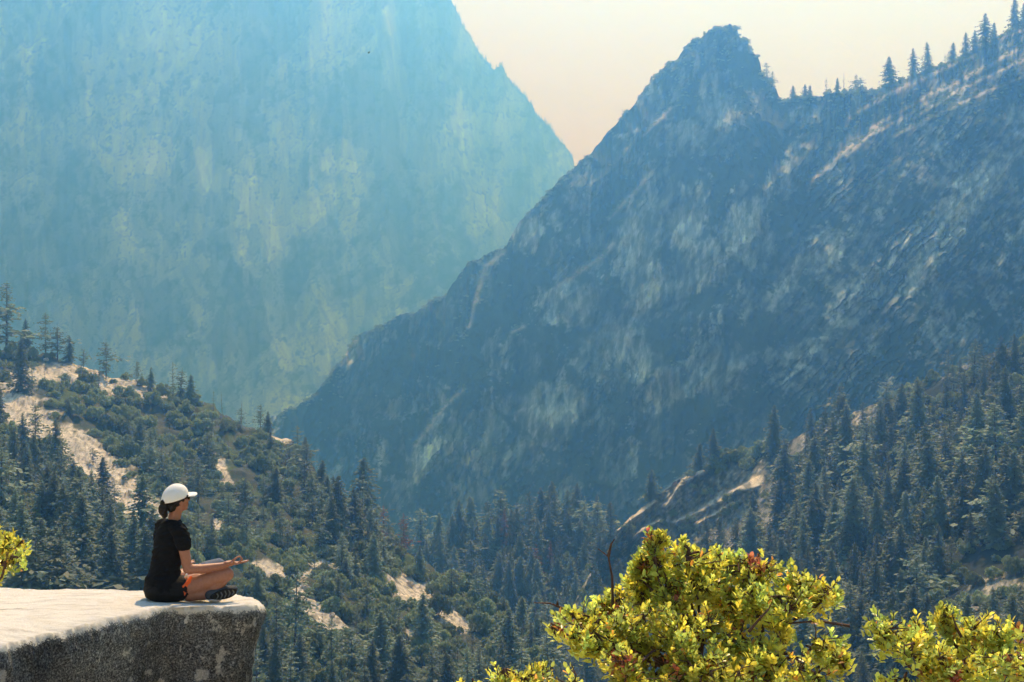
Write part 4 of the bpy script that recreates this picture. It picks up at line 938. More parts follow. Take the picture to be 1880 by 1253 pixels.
_top = V_[:TOPN * NR_]
def ledge_z(x, y):
    d = (_top[:, 0] - x) ** 2 + (_top[:, 1] - y) ** 2; k = np.argsort(d)[:6]; return float(_top[k, 2].mean())

# the outcrop the photographer stands on, below the view
gx, gy = np.meshgrid(np.linspace(-6, 7, 160), np.linspace(-5, 8.6, 160))
gz = -1.65 - .30 * sstep(3.5, 6.2, gy) * 1.3 - np.clip(gy - 6.1, 0, 9) ** 1.5 * .55 + .06 * fbm(gx / .8, gy / .8, 5, 341) - 6 * sstep(7.6, 8.6, gy) - .5 * sstep(-1.2, -3.5, gx) - .8 * sstep(5, 7, gx)
tt = np.tile(np.array([.15, .1, 0.]), (160 * 160, 1)); idx = np.arange(160 * 160).reshape(160, 160)
o = link("rocky_ground", mesh_np("rocky_ground", np.stack([gx, gy, gz], -1).reshape(-1, 3), np.stack([idx[:-1, :-1], idx[:-1, 1:], idx[1:, 1:], idx[1:, :-1]], -1).reshape(-1, 4), m_slab, True, tt)); o["kind"] = "structure"
def ground_z(x, y):
    k = np.argmin((gx - x) ** 2 + (gy - y) ** 2); return float(gz.ravel()[k])

M_LEAF = leaf_mat("bush_leaf", (0.46, 0.47, 0.10), (0.88, 0.90, 0.17), 0.55, .02, gloss=.7, rough=.3, attr=True)
M_DRY = leaf_mat("bush_dry_leaf", (0.42, 0.17, 0.10), (0.60, 0.20, 0.08), 0.45, .02, gloss=.4, rough=.4, attr=True)
m_twig, nt, b = new_mat("bush_twig")
nn = noise_node(nt, 30, 5, .6); rr = ramp(nt, nn.outputs[0], [(.3, (.05, .03, .025)), (.7, (.15, .09, .07))]); nt.links.new(rr.outputs[0], b.inputs["Base Color"])

def leaves_np(P, Dn, Nn, L, W, col, R):
    """oval leaves, folded along the midrib: 8 vertices, 4 faces each"""
    n = len(P); Dn = Dn / (np.linalg.norm(Dn, axis=1, keepdims=True) + 1e-9)
    S = np.cross(Dn, Nn); S /= np.linalg.norm(S, axis=1, keepdims=True) + 1e-9; U = np.cross(S, Dn)
    f = .18; L = L[:, None]; W = W[:, None]
    base = P; q1 = P + Dn * L * .38; q2 = P + Dn * L * .75; tip = P + Dn * L - U * L * .06
    l1 = q1 + S * W * .5 + U * W * f; r1 = q1 - S * W * .5 + U * W * f; l2 = q2 + S * W * .46 + U * W * f * .8; r2 = q2 - S * W * .46 + U * W * f * .8
    v = np.stack([base, l1, q1, r1, l2, q2, r2, tip], 1).reshape(-1, 3)
    o_ = (np.arange(n) * 8)[:, None, None]
    fq = np.array([[0, 2, 1, 1], [1, 2, 5, 4], [2, 3, 6, 5], [0, 3, 2, 2]])
    # quads only: ends are drawn as thin kites
    fq = np.array([[0, 2, 5, 1], [1, 5, 7, 4], [0, 3, 5, 2], [3, 6, 7, 5]])
    f_ = (fq[None] + o_).reshape(-1, 4)
    return v, f_, np.repeat(col, 8, 0)
def bush(name, label, group, lobes, D, root_px, seed, depth=.30, tips_per=90, leafsize=.034, dry_spots=(), dry_rate=.008, twigs=(), thin_low=0.0, maxtips=2000):
    R = np.random.RandomState(seed); rx = (root_px - 940) / F * D; gzr = ground_z(rx, D)
    e = link(name, None, loc=(rx, D, gzr)); tag(e, label, "bush", group); org = np.array([rx, D, gzr])
    tips, tipd, lob = [], [], []
    for li, (cx, cy_, ax, ay) in enumerate(lobes):
        n = int(tips_per * ax * ay / 2600.0) + 4; c = at_px(cx, cy_, D + R.uniform(-depth, depth) * .35 - depth * .9 * min(1, max(-.6, (cy_ - 1130) / 110)))
        sx, sz = ax * D / F, ay * D / F; sy = min(sx * 1.1, depth)
        ncl = max(3, n // 8); cld = []
        for q in range(ncl):
            d = R.normal(size=3); d /= np.linalg.norm(d)
            if d[2] < -.3 and R.rand() < .65: d[2] = -d[2]
            cld.append((c + d * np.array([sx, sy, sz]) * (R.rand() ** .4) * (.9 + .22 * R.rand()), d))
        for k in range(n):
            if R.rand() < .8:
                cc, d = cld[R.randint(ncl)]; tips.append(cc + R.normal(0, .026, 3)); tipd.append(d * .6 + np.array([0, -.1, .75]) + R.normal(0, .3, 3)); lob.append(li); continue
            d = R.normal(size=3); d /= np.linalg.norm(d)
            if d[2] < -.3 and R.rand() < .65: d[2] = -d[2]
            r = R.rand() ** .45
            tips.append(c + d * np.array([sx, sy, sz]) * r * (.92 + .16 * R.rand())); tipd.append(d * .55 + np.array([0, -.1, .75]) + R.normal(0, .25, 3)); lob.append(li)
    tips = np.array(tips); tipd = np.array(tipd); tipd /= np.linalg.norm(tipd, axis=1, keepdims=True); lob = np.array(lob)
    # wood: root -> limb per lobe -> branchlets -> tips
    woods = []
    heads = [at_px(lobes[k][0], lobes[k][1], D) for k in R.permutation(len(lobes))[:6]]
    nodes = []
    for hd in heads:
        nd = org + (hd - org) * np.array([.45, .45, .42]) + R.normal(0, .03, 3); md_ = (org + nd) / 2 + R.normal(0, .025, 3); nodes.append(nd)
        woods.append(tube([org - np.array([0, 0, .12]), org, md_, nd], [.022, .020, .016, .012], 7))
    for li, (cx, cy_, ax, ay) in enumerate(lobes):
        c = at_px(cx, cy_, D); T = tips[lob == li]; c = T.mean(0); low = c.copy(); low[2] -= ay * D / F * .5; nd = min(nodes, key=lambda q: np.linalg.norm(q - low))
        mid = nd * .5 + low * .5 + R.normal(0, .035, 3)
        path = np.array([nd, mid, low, c]); tt_ = np.linspace(0, 1, 10)
        pp = np.stack([np.interp(tt_, [0, .4, .75, 1], path[:, q]) for q in range(3)], 1); pp[1:-1] += R.normal(0, .012, (8, 3))
        woods.append(tube(pp, np.linspace(.008, .0035, 10), 6))
        nb2 = max(3, len(T) // 8); ctrs = T[R.permutation(len(T))[:nb2]] * .65 + c * .35
        for q in ctrs:
            st = pp[R.randint(5, 10)]; m_ = (st + q) / 2 + R.normal(0, .02, 3); woods.append(tube([st, m_, q], [.006, .0045, .003], 5))
        for t_, d_ in zip(T, tipd[lob == li]):
            k = np.argmin(np.linalg.norm(ctrs - t_, axis=1)); q = ctrs[k]; m_ = (q + t_) / 2 - d_ * .02 + R.normal(0, .008, 3); woods.append(tube([q, m_, t_], [.0032, .0025, .0018], 4))
    for tw in twigs:                       # bare dead twigs reaching out
        P = np.array([at_px(*p) for p in tw]); woods.append(tube(P, np.linspace(.007, .002, len(P)), 5))
    v, f = join(woods); link("branches", mesh_np(name + "_branches", v - org, f, m_twig, True), e)
    # leaf whorls
    P, Dn, Nn, L, W, C, dry = [], [], [], [], [], [], []
    for t_, d_ in zip(tips, tipd):
        n = R.randint(8, 14); tone = .62 + .62 * R.rand(); yel = R.rand(); ppx = 940 + F * t_[0] / t_[1]; ppy = HY - F * t_[2] / t_[1]
        isdry = R.rand() < dry_rate or any(((ppx - a) / r_) ** 2 + ((ppy - b2) / (r_ * .7)) ** 2 < 1 and R.rand() < .75 for a, b2, r_ in dry_spots)
        a1 = np.cross(d_, [.3, .5, .1]); a1 /= np.linalg.norm(a1); a2 = np.cross(d_, a1); ph = R.rand() * 6.28
        for k in range(n):
            a = ph + k * 2.4; out_ = a1 * math.cos(a) + a2 * math.sin(a); h = k / n
            dd = out_ * (1.0 - .65 * h) + d_ * (.35 + .9 * h) + R.normal(0, .15, 3)
            P.append(t_ - d_ * (.065 * (1 - h) + .01 * R.rand()) + out_ * .003); Dn.append(dd); Nn.append(d_ * 1.0 - out_ * .3 + R.normal(0, .25, 3)); sz_ = leafsize * (.65 + .55 * R.rand()) * (1 - .25 * h)
            L.append(sz_); W.append(sz_ * (.48 + .12 * R.rand()))
            if isdry: c_ = np.array([1, .6 + .8 * R.rand(), .6 + .9 * R.rand()]) * (.6 + .8 * R.rand())
            else:
                c_ = np.array([.72 + .55 * yel, .90 + .16 * yel, 1.1 - .4 * yel]) * tone * (.75 + .5 * R.rand())
                if R.rand() < .02: c_ = np.array([1.5, .7, .8]) * tone
            C.append(c_); dry.append(isdry)
    P, Dn, Nn, L, W, C, dry = map(np.array, (P, Dn, Nn, L, W, C, dry))
    v, f, c = leaves_np(P[~dry], Dn[~dry], Nn[~dry], L[~dry], W[~dry], C[~dry], R)
    link("foliage", mesh_np(name + "_foliage", v - org, f, M_LEAF, True, c), e)
    if dry.any():
        v, f, c = leaves_np(P[dry], Dn[dry], Nn[dry], L[dry], W[dry], C[dry], R)
        o = link("dry_foliage", mesh_np(name + "_dry_foliage", v - org, f, M_DRY, True, c), e); o["label"] = "orange-red withered leaves"
    return e
big = [(1208, 1005, 40, 42), (1165, 1045, 38, 34), (1185, 1085, 50, 34), (1262, 1035, 46, 40), (1330, 1045, 56, 40), (1395, 1050, 48, 36), (1455, 1075, 50, 34), (1520, 1095, 46, 24), (1078, 1135, 42, 36), (1120, 1120, 44, 36), (1160, 1150, 56, 46),
       (1235, 1110, 60, 46), (1315, 1110, 66, 46), (1390, 1115, 56, 36), (1240, 1180, 62, 40), (1345, 1170, 60, 34), (1285, 1225, 58, 36), (1350, 1235, 60, 40), (1055, 1175, 30, 30), (1022, 1150, 14, 12), (1100, 1195, 40, 36), (1140, 1222, 44, 34), (1190, 1235, 44, 30), (1520, 1180, 30, 24), (1535, 1225, 30, 34), (1490, 1240, 28, 24), (1430, 1150, 40, 20), (1300, 1075, 60, 40), (1205, 1060, 50, 40), (1270, 1150, 60, 40), (1190, 1190, 50, 34), (1390, 1190, 40, 34), (1240, 1245, 60, 24), (1310, 1255, 60, 24), (1420, 1230, 46, 26), (1130, 1175, 44, 34), (1370, 1080, 56, 36), (1450, 1110, 50, 26), (1400, 1262, 60, 20), (1150, 1262, 60, 20), (1480, 1262, 40, 16)]
bush("leathery_bush", "large yellow-green leathery-leaved bush in front of the valley, with orange dead sprigs", "yellow-green bushes in the foreground", big, 6.0, 1290, 41, depth=.36, tips_per=60, leafsize=.036,
     dry_spots=((1400, 1012, 26), (1120, 1115, 16), (1140, 1205, 18), (1240, 1094, 9), (1018, 1142, 10)), dry_rate=.006,
     twigs=([(1125, 1110, 6.0), (1124, 1060, 5.98), (1117, 1022, 5.97), (1098, 1008, 5.95)], [(1117, 1022, 5.97), (1122, 1000, 5.96), (1128, 990, 5.95)], [(1056, 1134, 6.0), (1030, 1116, 5.97), (1010, 1108, 5.95), (980, 1107, 5.93)], [(1023, 1112, 5.96), (1024, 1104, 5.95)], [(1560, 1150, 5.9), (1500, 1140, 5.95), (1440, 1146, 6.0), (1380, 1140, 6)], [(1375, 1160, 5.8), (1392, 1140, 5.78), (1412, 1118, 5.75), (1420, 1096, 5.74)]))
right = [(1640, 1160, 44, 22), (1700, 1180, 44, 34), (1735, 1140, 34, 34), (1780, 1165, 40, 38), (1830, 1180, 44, 36), (1720, 1230, 56, 34), (1790, 1225, 52, 36), (1860, 1230, 50, 40), (1660, 1195, 30, 20), (1900, 1190, 44, 44), (1930, 1260, 50, 50), (1640, 1262, 40, 14)]
bush("leathery_bush", "yellow-green bush at the lower right corner, spreading out in separate sprays", "yellow-green bushes in the foreground", right, 5.6, 1800, 43, depth=.28, tips_per=60, leafsize=.035,
     dry_spots=((1600, 1145, 8), (1760, 1240, 16), (1690, 1235, 10), (1866, 1150, 8)), dry_rate=.008, twigs=([(1660, 1210, 5.6), (1640, 1190, 5.58), (1612, 1180, 5.56)], [(1770, 1180, 5.5), (1755, 1150, 5.48), (1748, 1128, 5.47)]))
low = [(955, 1250, 44, 18), (920, 1262, 40, 16), (990, 1248, 30, 16), (1055, 1262, 30, 12), (870, 1270, 26, 14)]
bush("leathery_bush", "bright yellow low bush top poking in at the bottom edge left of the large bush", "yellow-green bushes in the foreground", low, 5.2, 960, 47, depth=.2, tips_per=110, leafsize=.028, dry_rate=0)
left = [(-60, 995, 60, 50), (-14, 972, 24, 20), (6, 1000, 26, 28), (-6, 1048, 20, 26), (-50, 1050, 50, 40), (20, 1022, 14, 12), (-90, 1100, 50, 50)]
bush("leathery_bush", "yellow-green bush cut off by the left edge of the view above the ledge", "yellow-green bushes in the foreground", left, 6.3, -300, 53, depth=.25, tips_per=100, leafsize=.030, dry_rate=.02, dry_spots=((2, 1085, 8),))

# ------------------------------------------------------------------ the sitting person
PH = math.radians(38); PX0, PY0 = -2.685, 11.0
PZ0 = ledge_z(PX0, PY0) + .004
fwd = Vector((math.cos(PH), math.sin(PH), 0)); rgt = Vector((math.sin(PH), -math.cos(PH), 0))
def q3(fa, ra, u): return fwd * fa + rgt * ra + Vector((0, 0, u))
def remeshed(prims, voxel=.005, smooth=6, noise=0, nscale=.05, seed=0, decimate=None):
    bm = bmesh.new()
    for p in prims:
        k = p[0]
        if k == 'cap':       # tapered limb: points and radii
            _, a, b_, ra_, rb_ = p; a = Vector(a); b_ = Vector(b_); d = b_ - a
            M = Matrix.Translation((a + b_) / 2) @ d.to_track_quat('Z', 'Y').to_matrix().to_4x4()
            bmesh.ops.create_cone(bm, cap_ends=True, segments=20, radius1=ra_, radius2=rb_, depth=d.length, matrix=M)
            for c, r in ((a, ra_), (b_, rb_)): bmesh.ops.create_icosphere(bm, subdivisions=3, radius=r * .999, matrix=Matrix.Translation(c))
        elif k == 'ell':     # ellipsoid: centre, radii along forward, right, up, pitch
            _, c, r, pit = p
            B = Matrix(((fwd.x, rgt.x, 0), (fwd.y, rgt.y, 0), (0, 0, 1))).to_4x4()
            M = Matrix.Translation(c) @ B @ Matrix.Rotation(math.radians(-pit), 4, 'Y') @ Matrix.Diagonal((r[0], r[1], r[2], 1))
            bmesh.ops.create_icosphere(bm, subdivisions=4, radius=1, matrix=M)
        elif k == 'loft':    # rings of an upright tube: (fa, ra, u, half width to the side, half depth)
            rings_ = []; n = 28
            for (fa, ra_, u, hw, hd) in p[1]:
                rings_.append([bm.verts.new(q3(fa + hd * math.cos(t), ra_ + hw * math.sin(t), u)) for t in [2 * math.pi * i_ / n for i_ in range(n)]])
            for r0, r1 in zip(rings_[:-1], rings_[1:]):
                for i_ in range(n): bm.faces.new((r0[i_], r0[(i_ + 1) % n], r1[(i_ + 1) % n], r1[i_]))
            bm.faces.new(rings_[0][::-1]); bm.faces.new(rings_[-1])
    bmesh.ops.recalc_face_normals(bm, faces=bm.faces)
    me = bpy.data.meshes.new("tmp"); bm.to_mesh(me); bm.free(); o = bpy.data.objects.new("tmp", me); COL.objects.link(o)
    m = o.modifiers.new("r", 'REMESH'); m.mode = 'VOXEL'; m.voxel_size = voxel; m.use_smooth_shade = True
    if smooth: s_ = o.modifiers.new("s", 'SMOOTH'); s_.iterations = smooth; s_.factor = .5
    dg = bpy.context.evaluated_depsgraph_get(); out = bpy.data.meshes.new_from_object(o.evaluated_get(dg))
    bpy.data.objects.remove(o); bpy.data.meshes.remove(me)
    if noise:
        n = len(out.vertices); co = np.empty(n * 3, np.float32); out.vertices.foreach_get("co", co); co = co.reshape(-1, 3); nr = np.empty(n * 3, np.float32); out.vertices.foreach_get("normal", nr); nr = nr.reshape(-1, 3)
        w = ridged(co[:, 0] / nscale + co[:, 1] / nscale * .6, co[:, 2] / (nscale * .6) + co[:, 1] / nscale * .8, 4, 400 + seed)
        co += nr * (noise * w)[:, None].astype(np.float32); out.vertices.foreach_set("co", co.ravel()); out.update()
    return out
import bmesh
def simple_mat(name, c, rough=.8, spec=.2, sss=0, c2=None, scale=40):
    m, nt, b = new_mat(name); n_ = noise_node(nt, scale, 4, .6)
    r_ = ramp(nt, n_.outputs[0], [(.3, c), (.7, c2 or tuple(x * 1.15 for x in c))]); nt.links.new(r_.outputs[0], b.inputs["Base Color"])
    b.inputs["Roughness"].default_value = rough; b.inputs["Specular IOR Level"].default_value = spec
    if sss:
        b.inputs["Subsurface Weight"].default_value = sss; b.inputs["Subsurface Radius"].default_value = (.02, .008, .004); b.inputs["Subsurface Scale"].default_value = .5
    return m
m_skin = simple_mat("skin", (0.30, 0.125, 0.075), .5, .35, .12, (0.36, 0.155, 0.10)); m_shirt = simple_mat("black_cloth", (0.008, 0.008, 0.009), .9, .1)
m_short = simple_mat("black_shorts_cloth", (0.010, 0.009, 0.009), .8, .2); m_or = simple_mat("orange_cloth", (0.65, 0.10, 0.02), .8)
m_hair = simple_mat("black_hair", (0.005, 0.004, 0.0035), .55, .3, 0, (0.014, 0.010, 0.008), 90); m_cap = simple_mat("white_cap_cloth", (0.74, 0.71, 0.68), .85, .1)
m_shoe = simple_mat("grey_shoe", (0.05, 0.055, 0.065), .8); m_sole = simple_mat("shoe_sole", (0.015, 0.015, 0.016), .8); m_groove = simple_mat("sole_tread", (0.10, 0.105, 0.11), .8)
m_glass = simple_mat("dark_lens", (0.01, 0.01, 0.01), .15, .6); m_white = simple_mat("plain_white", (.75, .74, .72)); m_sleeve = simple_mat("grey_knee_sleeve", (0.09, 0.11, 0.15), .8)

per = link("person", None, loc=(PX0, PY0, PZ0), scale=(1.0, 1.0, 1.0)); tag(per, "person in white cap and black clothes sitting cross-legged on the granite ledge", "person")
HC = q3(.098, 0, .768)      # head centre
def hh(f_, r_, u_):         # head coordinates, head tipped back a little
    a = math.radians(6); return HC + fwd * (f_ * math.cos(a) - u_ * math.sin(a)) + rgt * r_ + Vector((0, 0, u_ * math.cos(a) + f_ * math.sin(a)))
body = [
    ('loft', [(.00, 0, .03, .13, .09), (-.01, 0, .08, .155, .105), (-.005, 0, .15, .145, .10), (.005, 0, .22, .12, .088), (.02, 0, .30, .115, .085), (.035, 0, .38, .13, .09), (.05, 0, .46, .135, .09), (.055, 0, .53, .125, .075), (.06, 0, .585, .07, .05)]),
    ('cap', q3(.062, 0, .53), q3(.085, 0, .66), .050, .046), ('cap', q3(.085, 0, .64), q3(.098, 0, .73), .047, .050),
    # head
    ('ell', hh(0, 0, .03), (.092, .074, .085), 6), ('ell', hh(.022, 0, -.035), (.068, .058, .070), 6), ('ell', hh(.058, 0, -.078), (.026, .026, .022), 0), ('ell', hh(.030, 0, -.070), (.048, .042, .024), 10),
    ('cap', hh(.082, 0, .005), hh(.101, 0, -.022), .009, .0115), ('ell', hh(.089, 0, -.026), (.010, .015, .008), 0), ('ell', hh(.080, 0, -.049), (.010, .020, .006), 0), ('ell', hh(.078, 0, -.059), (.010, .017, .007), 0), ('ell', hh(.074, 0, .022), (.014, .050, .012), 0),
    ('ell', hh(.052, .038, -.022), (.024, .022, .022), 0), ('ell', hh(.052, -.038, -.022), (.024, .022, .022), 0),
    ('ell', hh(.000, .074, -.018), (.017, .007, .028), 14), ('ell', hh(.000, -.074, -.018), (.017, .007, .028), 14),
    # shoulders and arms
    ('cap', q3(.05, -.12, .55), q3(.05, .12, .55), .050, .050), ('ell', q3(.055, .150, .535), (.055, .05, .055), 0), ('ell', q3(.055, -.150, .535), (.055, .05, .055), 0),
    ('cap', q3(.06, .165, .52), q3(.090, .212, .268), .046, .036), ('cap', q3(.090, .212, .264), q3(.20, .225, .250), .037, .035), ('cap', q3(.20, .225, .250), q3(.365, .262, .262), .037, .024), ('cap', q3(.365, .262, .262), q3(.385, .266, .268), .024, .024),
    ('cap', q3(.06, -.165, .52), q3(.05, -.255, .250), .046, .037), ('cap', q3(.05, -.255, .250), q3(.20, -.30, .200), .038, .024),
    # thighs, shins
    ('cap', q3(.01, .085, .085), q3(.20, .175, .130), .090, .082), ('cap', q3(.20, .175, .130), q3(.365, .245, .180), .080, .056), ('ell', q3(.395, .256, .188), (.055, .055, .055), 0),
    ('cap', q3(.30, .225, .100), q3(.36, .235, .140), .055, .050), ('cap', q3(.13, .16, .055), q3(.27, .225, .058), .055, .050), ('cap', q3(.385, .240, .170), q3(.24, .02, .085), .052, .050), ('cap', q3(.24, .02, .085), q3(.20, -.15, .060), .052, .034), ('cap', q3(.20, -.15, .060), q3(.17, -.21, .045), .034, .032),
    ('cap', q3(.01, -.085, .085), q3(.26, -.12, .125), .088, .076), ('cap', q3(.26, -.12, .125), q3(.490, -.125, .170), .076, .056), ('ell', q3(.515, -.125, .172), (.055, .055, .055), 0),
    ('cap', q3(.505, -.115, .145), q3(.44, .04, .080), .054, .050), ('cap', q3(.44, .04, .080), q3(.345, .19, .060), .050, .034), ('cap', q3(.345, .19, .060), q3(.32, .235, .060), .034, .032),
]
# right hand: palm up, thumb and forefinger making a ring, three fingers reaching forward
def hand(side, w):
    P = []; s_ = side; W = Vector(w)
    def h(f_, r_, u_): return W + fwd * f_ + rgt * (r_ * s_) + Vector((0, 0, u_))
    P += [('cap', h(-.01, 0, 0), h(.03, 0, .0), .023, .024), ('ell', h(.055, 0, -.002), (.045, .036, .014), -4), ('ell', h(.035, .018, .004), (.030, .016, .014), 0)]
    for (r0, ln, up) in ((-.008, 1.0, -.006), (-.022, .95, -.010), (.008, 1.04, -.002)):      # three straight fingers, slightly curled
        a = h(.088, r0 * 1.1, -.004); b_ = h(.088 + .040 * ln, r0 * 1.2, up); c = h(.088 + .066 * ln, r0 * 1.2, up + .002); d = h(.088 + .086 * ln, r0 * 1.2, up + .007)
        P += [('cap', a, b_, .0092, .0085), ('cap', b_, c, .0085, .0078), ('cap', c, d, .0078, .0062)]
    a = h(.086, .026, .000); b_ = h(.112, .030, .026); c = h(.096, .030, .048); d = h(.076, .030, .050)     # forefinger bent up and back
    P += [('cap', a, b_, .0092, .0085), ('cap', b_, c, .0085, .0075), ('cap', c, d, .0075, .0065)]
    a = h(.018, .024, .008); b_ = h(.046, .036, .036); c = h(.074, .031, .050)                                # thumb
    P += [('cap', a, b_, .012, .0098), ('cap', b_, c, .0098, .007)]
    return P
body += hand(1, q3(.395, .268, .272)) + hand(-1, q3(.21, -.302, .200))
me = remeshed(body, .0042, 4); me.materials.append(m_skin); bo = link("body", me, per)
shirt = [('loft', [(-.022, 0, .060, .165, .110), (-.028, 0, .10, .172, .118), (-.022, 0, .16, .163, .118), (.000, 0, .22, .140, .112), (.012, 0, .30, .132, .104), (.026, 0, .38, .146, .104), (.042, 0, .46, .152, .103), (.052, 0, .53, .146, .088), (.055, 0, .575, .105, .070), (.062, 0, .612, .066, .058)]),
         ('cap', q3(.05, -.12, .555), q3(.05, .12, .555), .056, .056), ('ell', q3(.055, .152, .538), (.062, .056, .062), 0), ('ell', q3(.055, -.152, .538), (.062, .056, .062), 0),
         ('cap', q3(.06, .160, .52), q3(.072, .180, .452), .058, .056), ('cap', q3(.06, -.160, .52), q3(.056, -.195, .452), .058, .056)]
me = remeshed(shirt, .005, 3, .011, .09, 1)
# cut the hem, neckline and sleeve ends square
bm = bmesh.new(); bm.from_mesh(me)
for c, n_ in ((q3(0, 0, .072), Vector((0, 0, -1))),):
    bmesh.ops.bisect_plane(bm, geom=bm.verts[:] + bm.edges[:] + bm.faces[:], plane_co=c, plane_no=n_, clear_outer=True)
bm.to_mesh(me); bm.free(); me.materials.append(m_shirt); sh_ = link("shirt", me, per); sh_["label"] = "black short-sleeved shirt"
for s_ in (1, -1):
    me = remeshed([('cap', q3(.072 if s_ > 0 else .056, (.180 if s_ > 0 else .195) * s_, .450), q3(.073 if s_ > 0 else .056, (.182 if s_ > 0 else .196) * s_, .444), .0575, .0575)], .004, 2); me.materials.append(m_shirt); link("sleeve_hem", me, sh_)
me = remeshed([('cap', q3(.114, .163, .530), q3(.124, .178, .465), .005, .005)], .003, 1); me.materials.append(m_white); link("sleeve_line", me, sh_)  # thin white line down the front of the right sleeve
shorts = [('loft', [(-.02, 0, .006, .120, .085), (-.028, 0, .03, .158, .112), (-.03, 0, .08, .176, .124), (-.026, 0, .13, .170, .121), (-.015, 0, .18, .155, .112)]),
          ('cap', q3(.00, .085, .090), q3(.085, .120, .103), .098, .094), ('cap', q3(.00, -.085, .090), q3(.10, -.105, .103), .098, .092)]
me = remeshed(shorts, .005, 4, .004, .06, 2)
bm = bmesh.new(); bm.from_mesh(me); bmesh.ops.bisect_plane(bm, geom=bm.verts[:] + bm.edges[:] + bm.faces[:], plane_co=q3(0, 0, .004), plane_no=Vector((0, 0, -1)), clear_outer=True); bm.to_mesh(me); bm.free()
me.materials.append(m_short); so_ = link("shorts", me, per)
# orange side panel of the shorts: a slanting wedge at the hem
bm = bmesh.new(); pl = [q3(.050, .2045, .135), q3(.128, .2140, .200), q3(.108, .2170, .140), q3(.066, .2125, .060)]
a_ = [bm.verts.new(p) for p in pl]; b2_ = [bm.verts.new(p - rgt * .03) for p in pl]
bm.faces.new(a_); bm.faces.new(b2_[::-1])
for i_ in range(4): bm.faces.new((a_[i_], b2_[i_], b2_[(i_ + 1) % 4], a_[(i_ + 1) % 4]))
bmesh.ops.recalc_face_normals(bm, faces=bm.faces); me = bpy.data.meshes.new("side_panel"); bm.to_mesh(me); bm.free(); me.materials.append(m_or); link("side_panel", me, so_)["label"] = "orange panel at the hem of the shorts"
for (p_, r_) in ((q3(.10, .17, .205), .010), (q3(.115, .175, .178), .008)):
    me = remeshed([('ell', p_, (r_, r_ * .7, r_ * 1.4), 0)], .002, 1); me.materials.append(m_white); link("drawstring", me, so_)
# hair under the cap, ponytail
hair = [('ell', hh(-.022, 0, .020), (.078, .079, .082), 6), ('ell', hh(-.050, 0, -.045), (.038, .052, .045), 0), ('ell', hh(-.005, .066, .008), (.040, .014, .034), 0), ('ell', hh(-.005, -.066, .008), (.040, .014, .034), 0),
        ('ell', hh(-.100, .0, -.010), (.034, .032, .036), 0), ('ell', hh(-.122, .004, -.055), (.034, .031, .048), 0), ('ell', hh(-.112, .004, -.092), (.024, .024, .034), 0), ('ell', hh(.055, .062, .018), (.018, .010, .014), 0)]
me = remeshed(hair, .004, 3, .004, .018, 5); me.materials.append(m_hair); link("hair", me, per)["label"] = "black hair tied in a low ponytail"
# cap: dome of six panels and a curved peak
bm = bmesh.new(); NT, NP_ = 48, 16; rows_ = []
for k in range(NP_ + 1):
    ph = math.pi / 2 * k / NP_; row = []
    for i_ in range(NT):
        t = 2 * math.pi * i_ / NT; seam = .0022 * (abs(math.sin(3 * t + .3)) ** .35)
        rr_ = 1 + seam * 8
        f_ = -.012 + (.102 * math.cos(t)) * math.cos(ph) ** .85 * rr_; r_ = .084 * math.sin(t) * math.cos(ph) ** .85 * rr_
        u_ = .028 + .090 * math.sin(ph) ** .9 - .028 * (1 - math.cos(t)) * .55 * math.cos(ph) + (.0 if k else -.004)
        row.append(bm.verts.new(hh(f_, r_, u_)))
    rows_.append(row)
for r0, r1 in zip(rows_[:-1], rows_[1:]):
    for i_ in range(NT):
        bm.faces.new((r0[i_], r0[(i_ + 1) % NT], r1[(i_ + 1) % NT], r1[i_]))
bmesh.ops.remove_doubles(bm, verts=bm.verts, dist=.0004); bmesh.ops.recalc_face_normals(bm, faces=bm.faces)
me = bpy.data.meshes.new("cap"); bm.to_mesh(me); bm.free(); me.materials.append(m_cap)
for p in me.polygons: p.use_smooth = True
cp = link("cap", me, per); md = cp.modifiers.new("thick", 'SOLIDIFY'); md.thickness = .004; md.offset = 1; cp["label"] = "white baseball cap"
bm = bmesh.new(); g = []
for a in range(9):
    row = []
    for c in range(17):
        t = (c - 8) / 8 * 1.15; s_ = a / 8
        r_ = .080 * math.sin(t); f0 = -.012 + .102 * math.cos(t); f1 = .100 + .068 * math.cos(t * 1.15) ** .8 if abs(t * 1.15) < 1.57 else .1
        f_ = f0 + (max(f1, f0) - f0) * s_; row.append(bm.verts.new(hh(f_, r_ * (1 - .05 * s_), .036 - .10 * s_ * s_ * .12 - 2.2 * r_ * r_ - .004)))
    g.append(row)
for a in range(8):
    for c in range(16): bm.faces.new((g[a][c], g[a][c + 1], g[a + 1][c + 1], g[a + 1][c]))
bmesh.ops.recalc_face_normals(bm, faces=bm.faces); me = bpy.data.meshes.new("cap_peak"); bm.to_mesh(me); bm.free(); me.materials.append(m_cap)
for p in me.polygons: p.use_smooth = True
o = link("cap_peak", me, cp); md = o.modifiers.new("thick", 'SOLIDIFY'); md.thickness = .005
me = remeshed([('cap', hh(-.09, .045, -.028), hh(-.06, .068, -.022), .006, .006), ('ell', hh(-.045, .078, -.020), (.005, .004, .006), 0)], .002, 1); me.materials.append(m_sole); link("cap_buckle", me, cp)
gl = link("sunglasses", remeshed([('ell', hh(.086, .030, .002), (.008, .026, .017), 0), ('ell', hh(.086, -.030, .002), (.008, .026, .017), 0), ('cap', hh(.090, -.01, .006), hh(.090, .01, .006), .004, .004), ('cap', hh(.082, .056, .006), hh(.004, .077, .004), .0035, .003), ('cap', hh(.082, -.056, .006), hh(.004, -.077, .004), .0035, .003)], .0022, 1), per); gl.data.materials.append(m_glass)
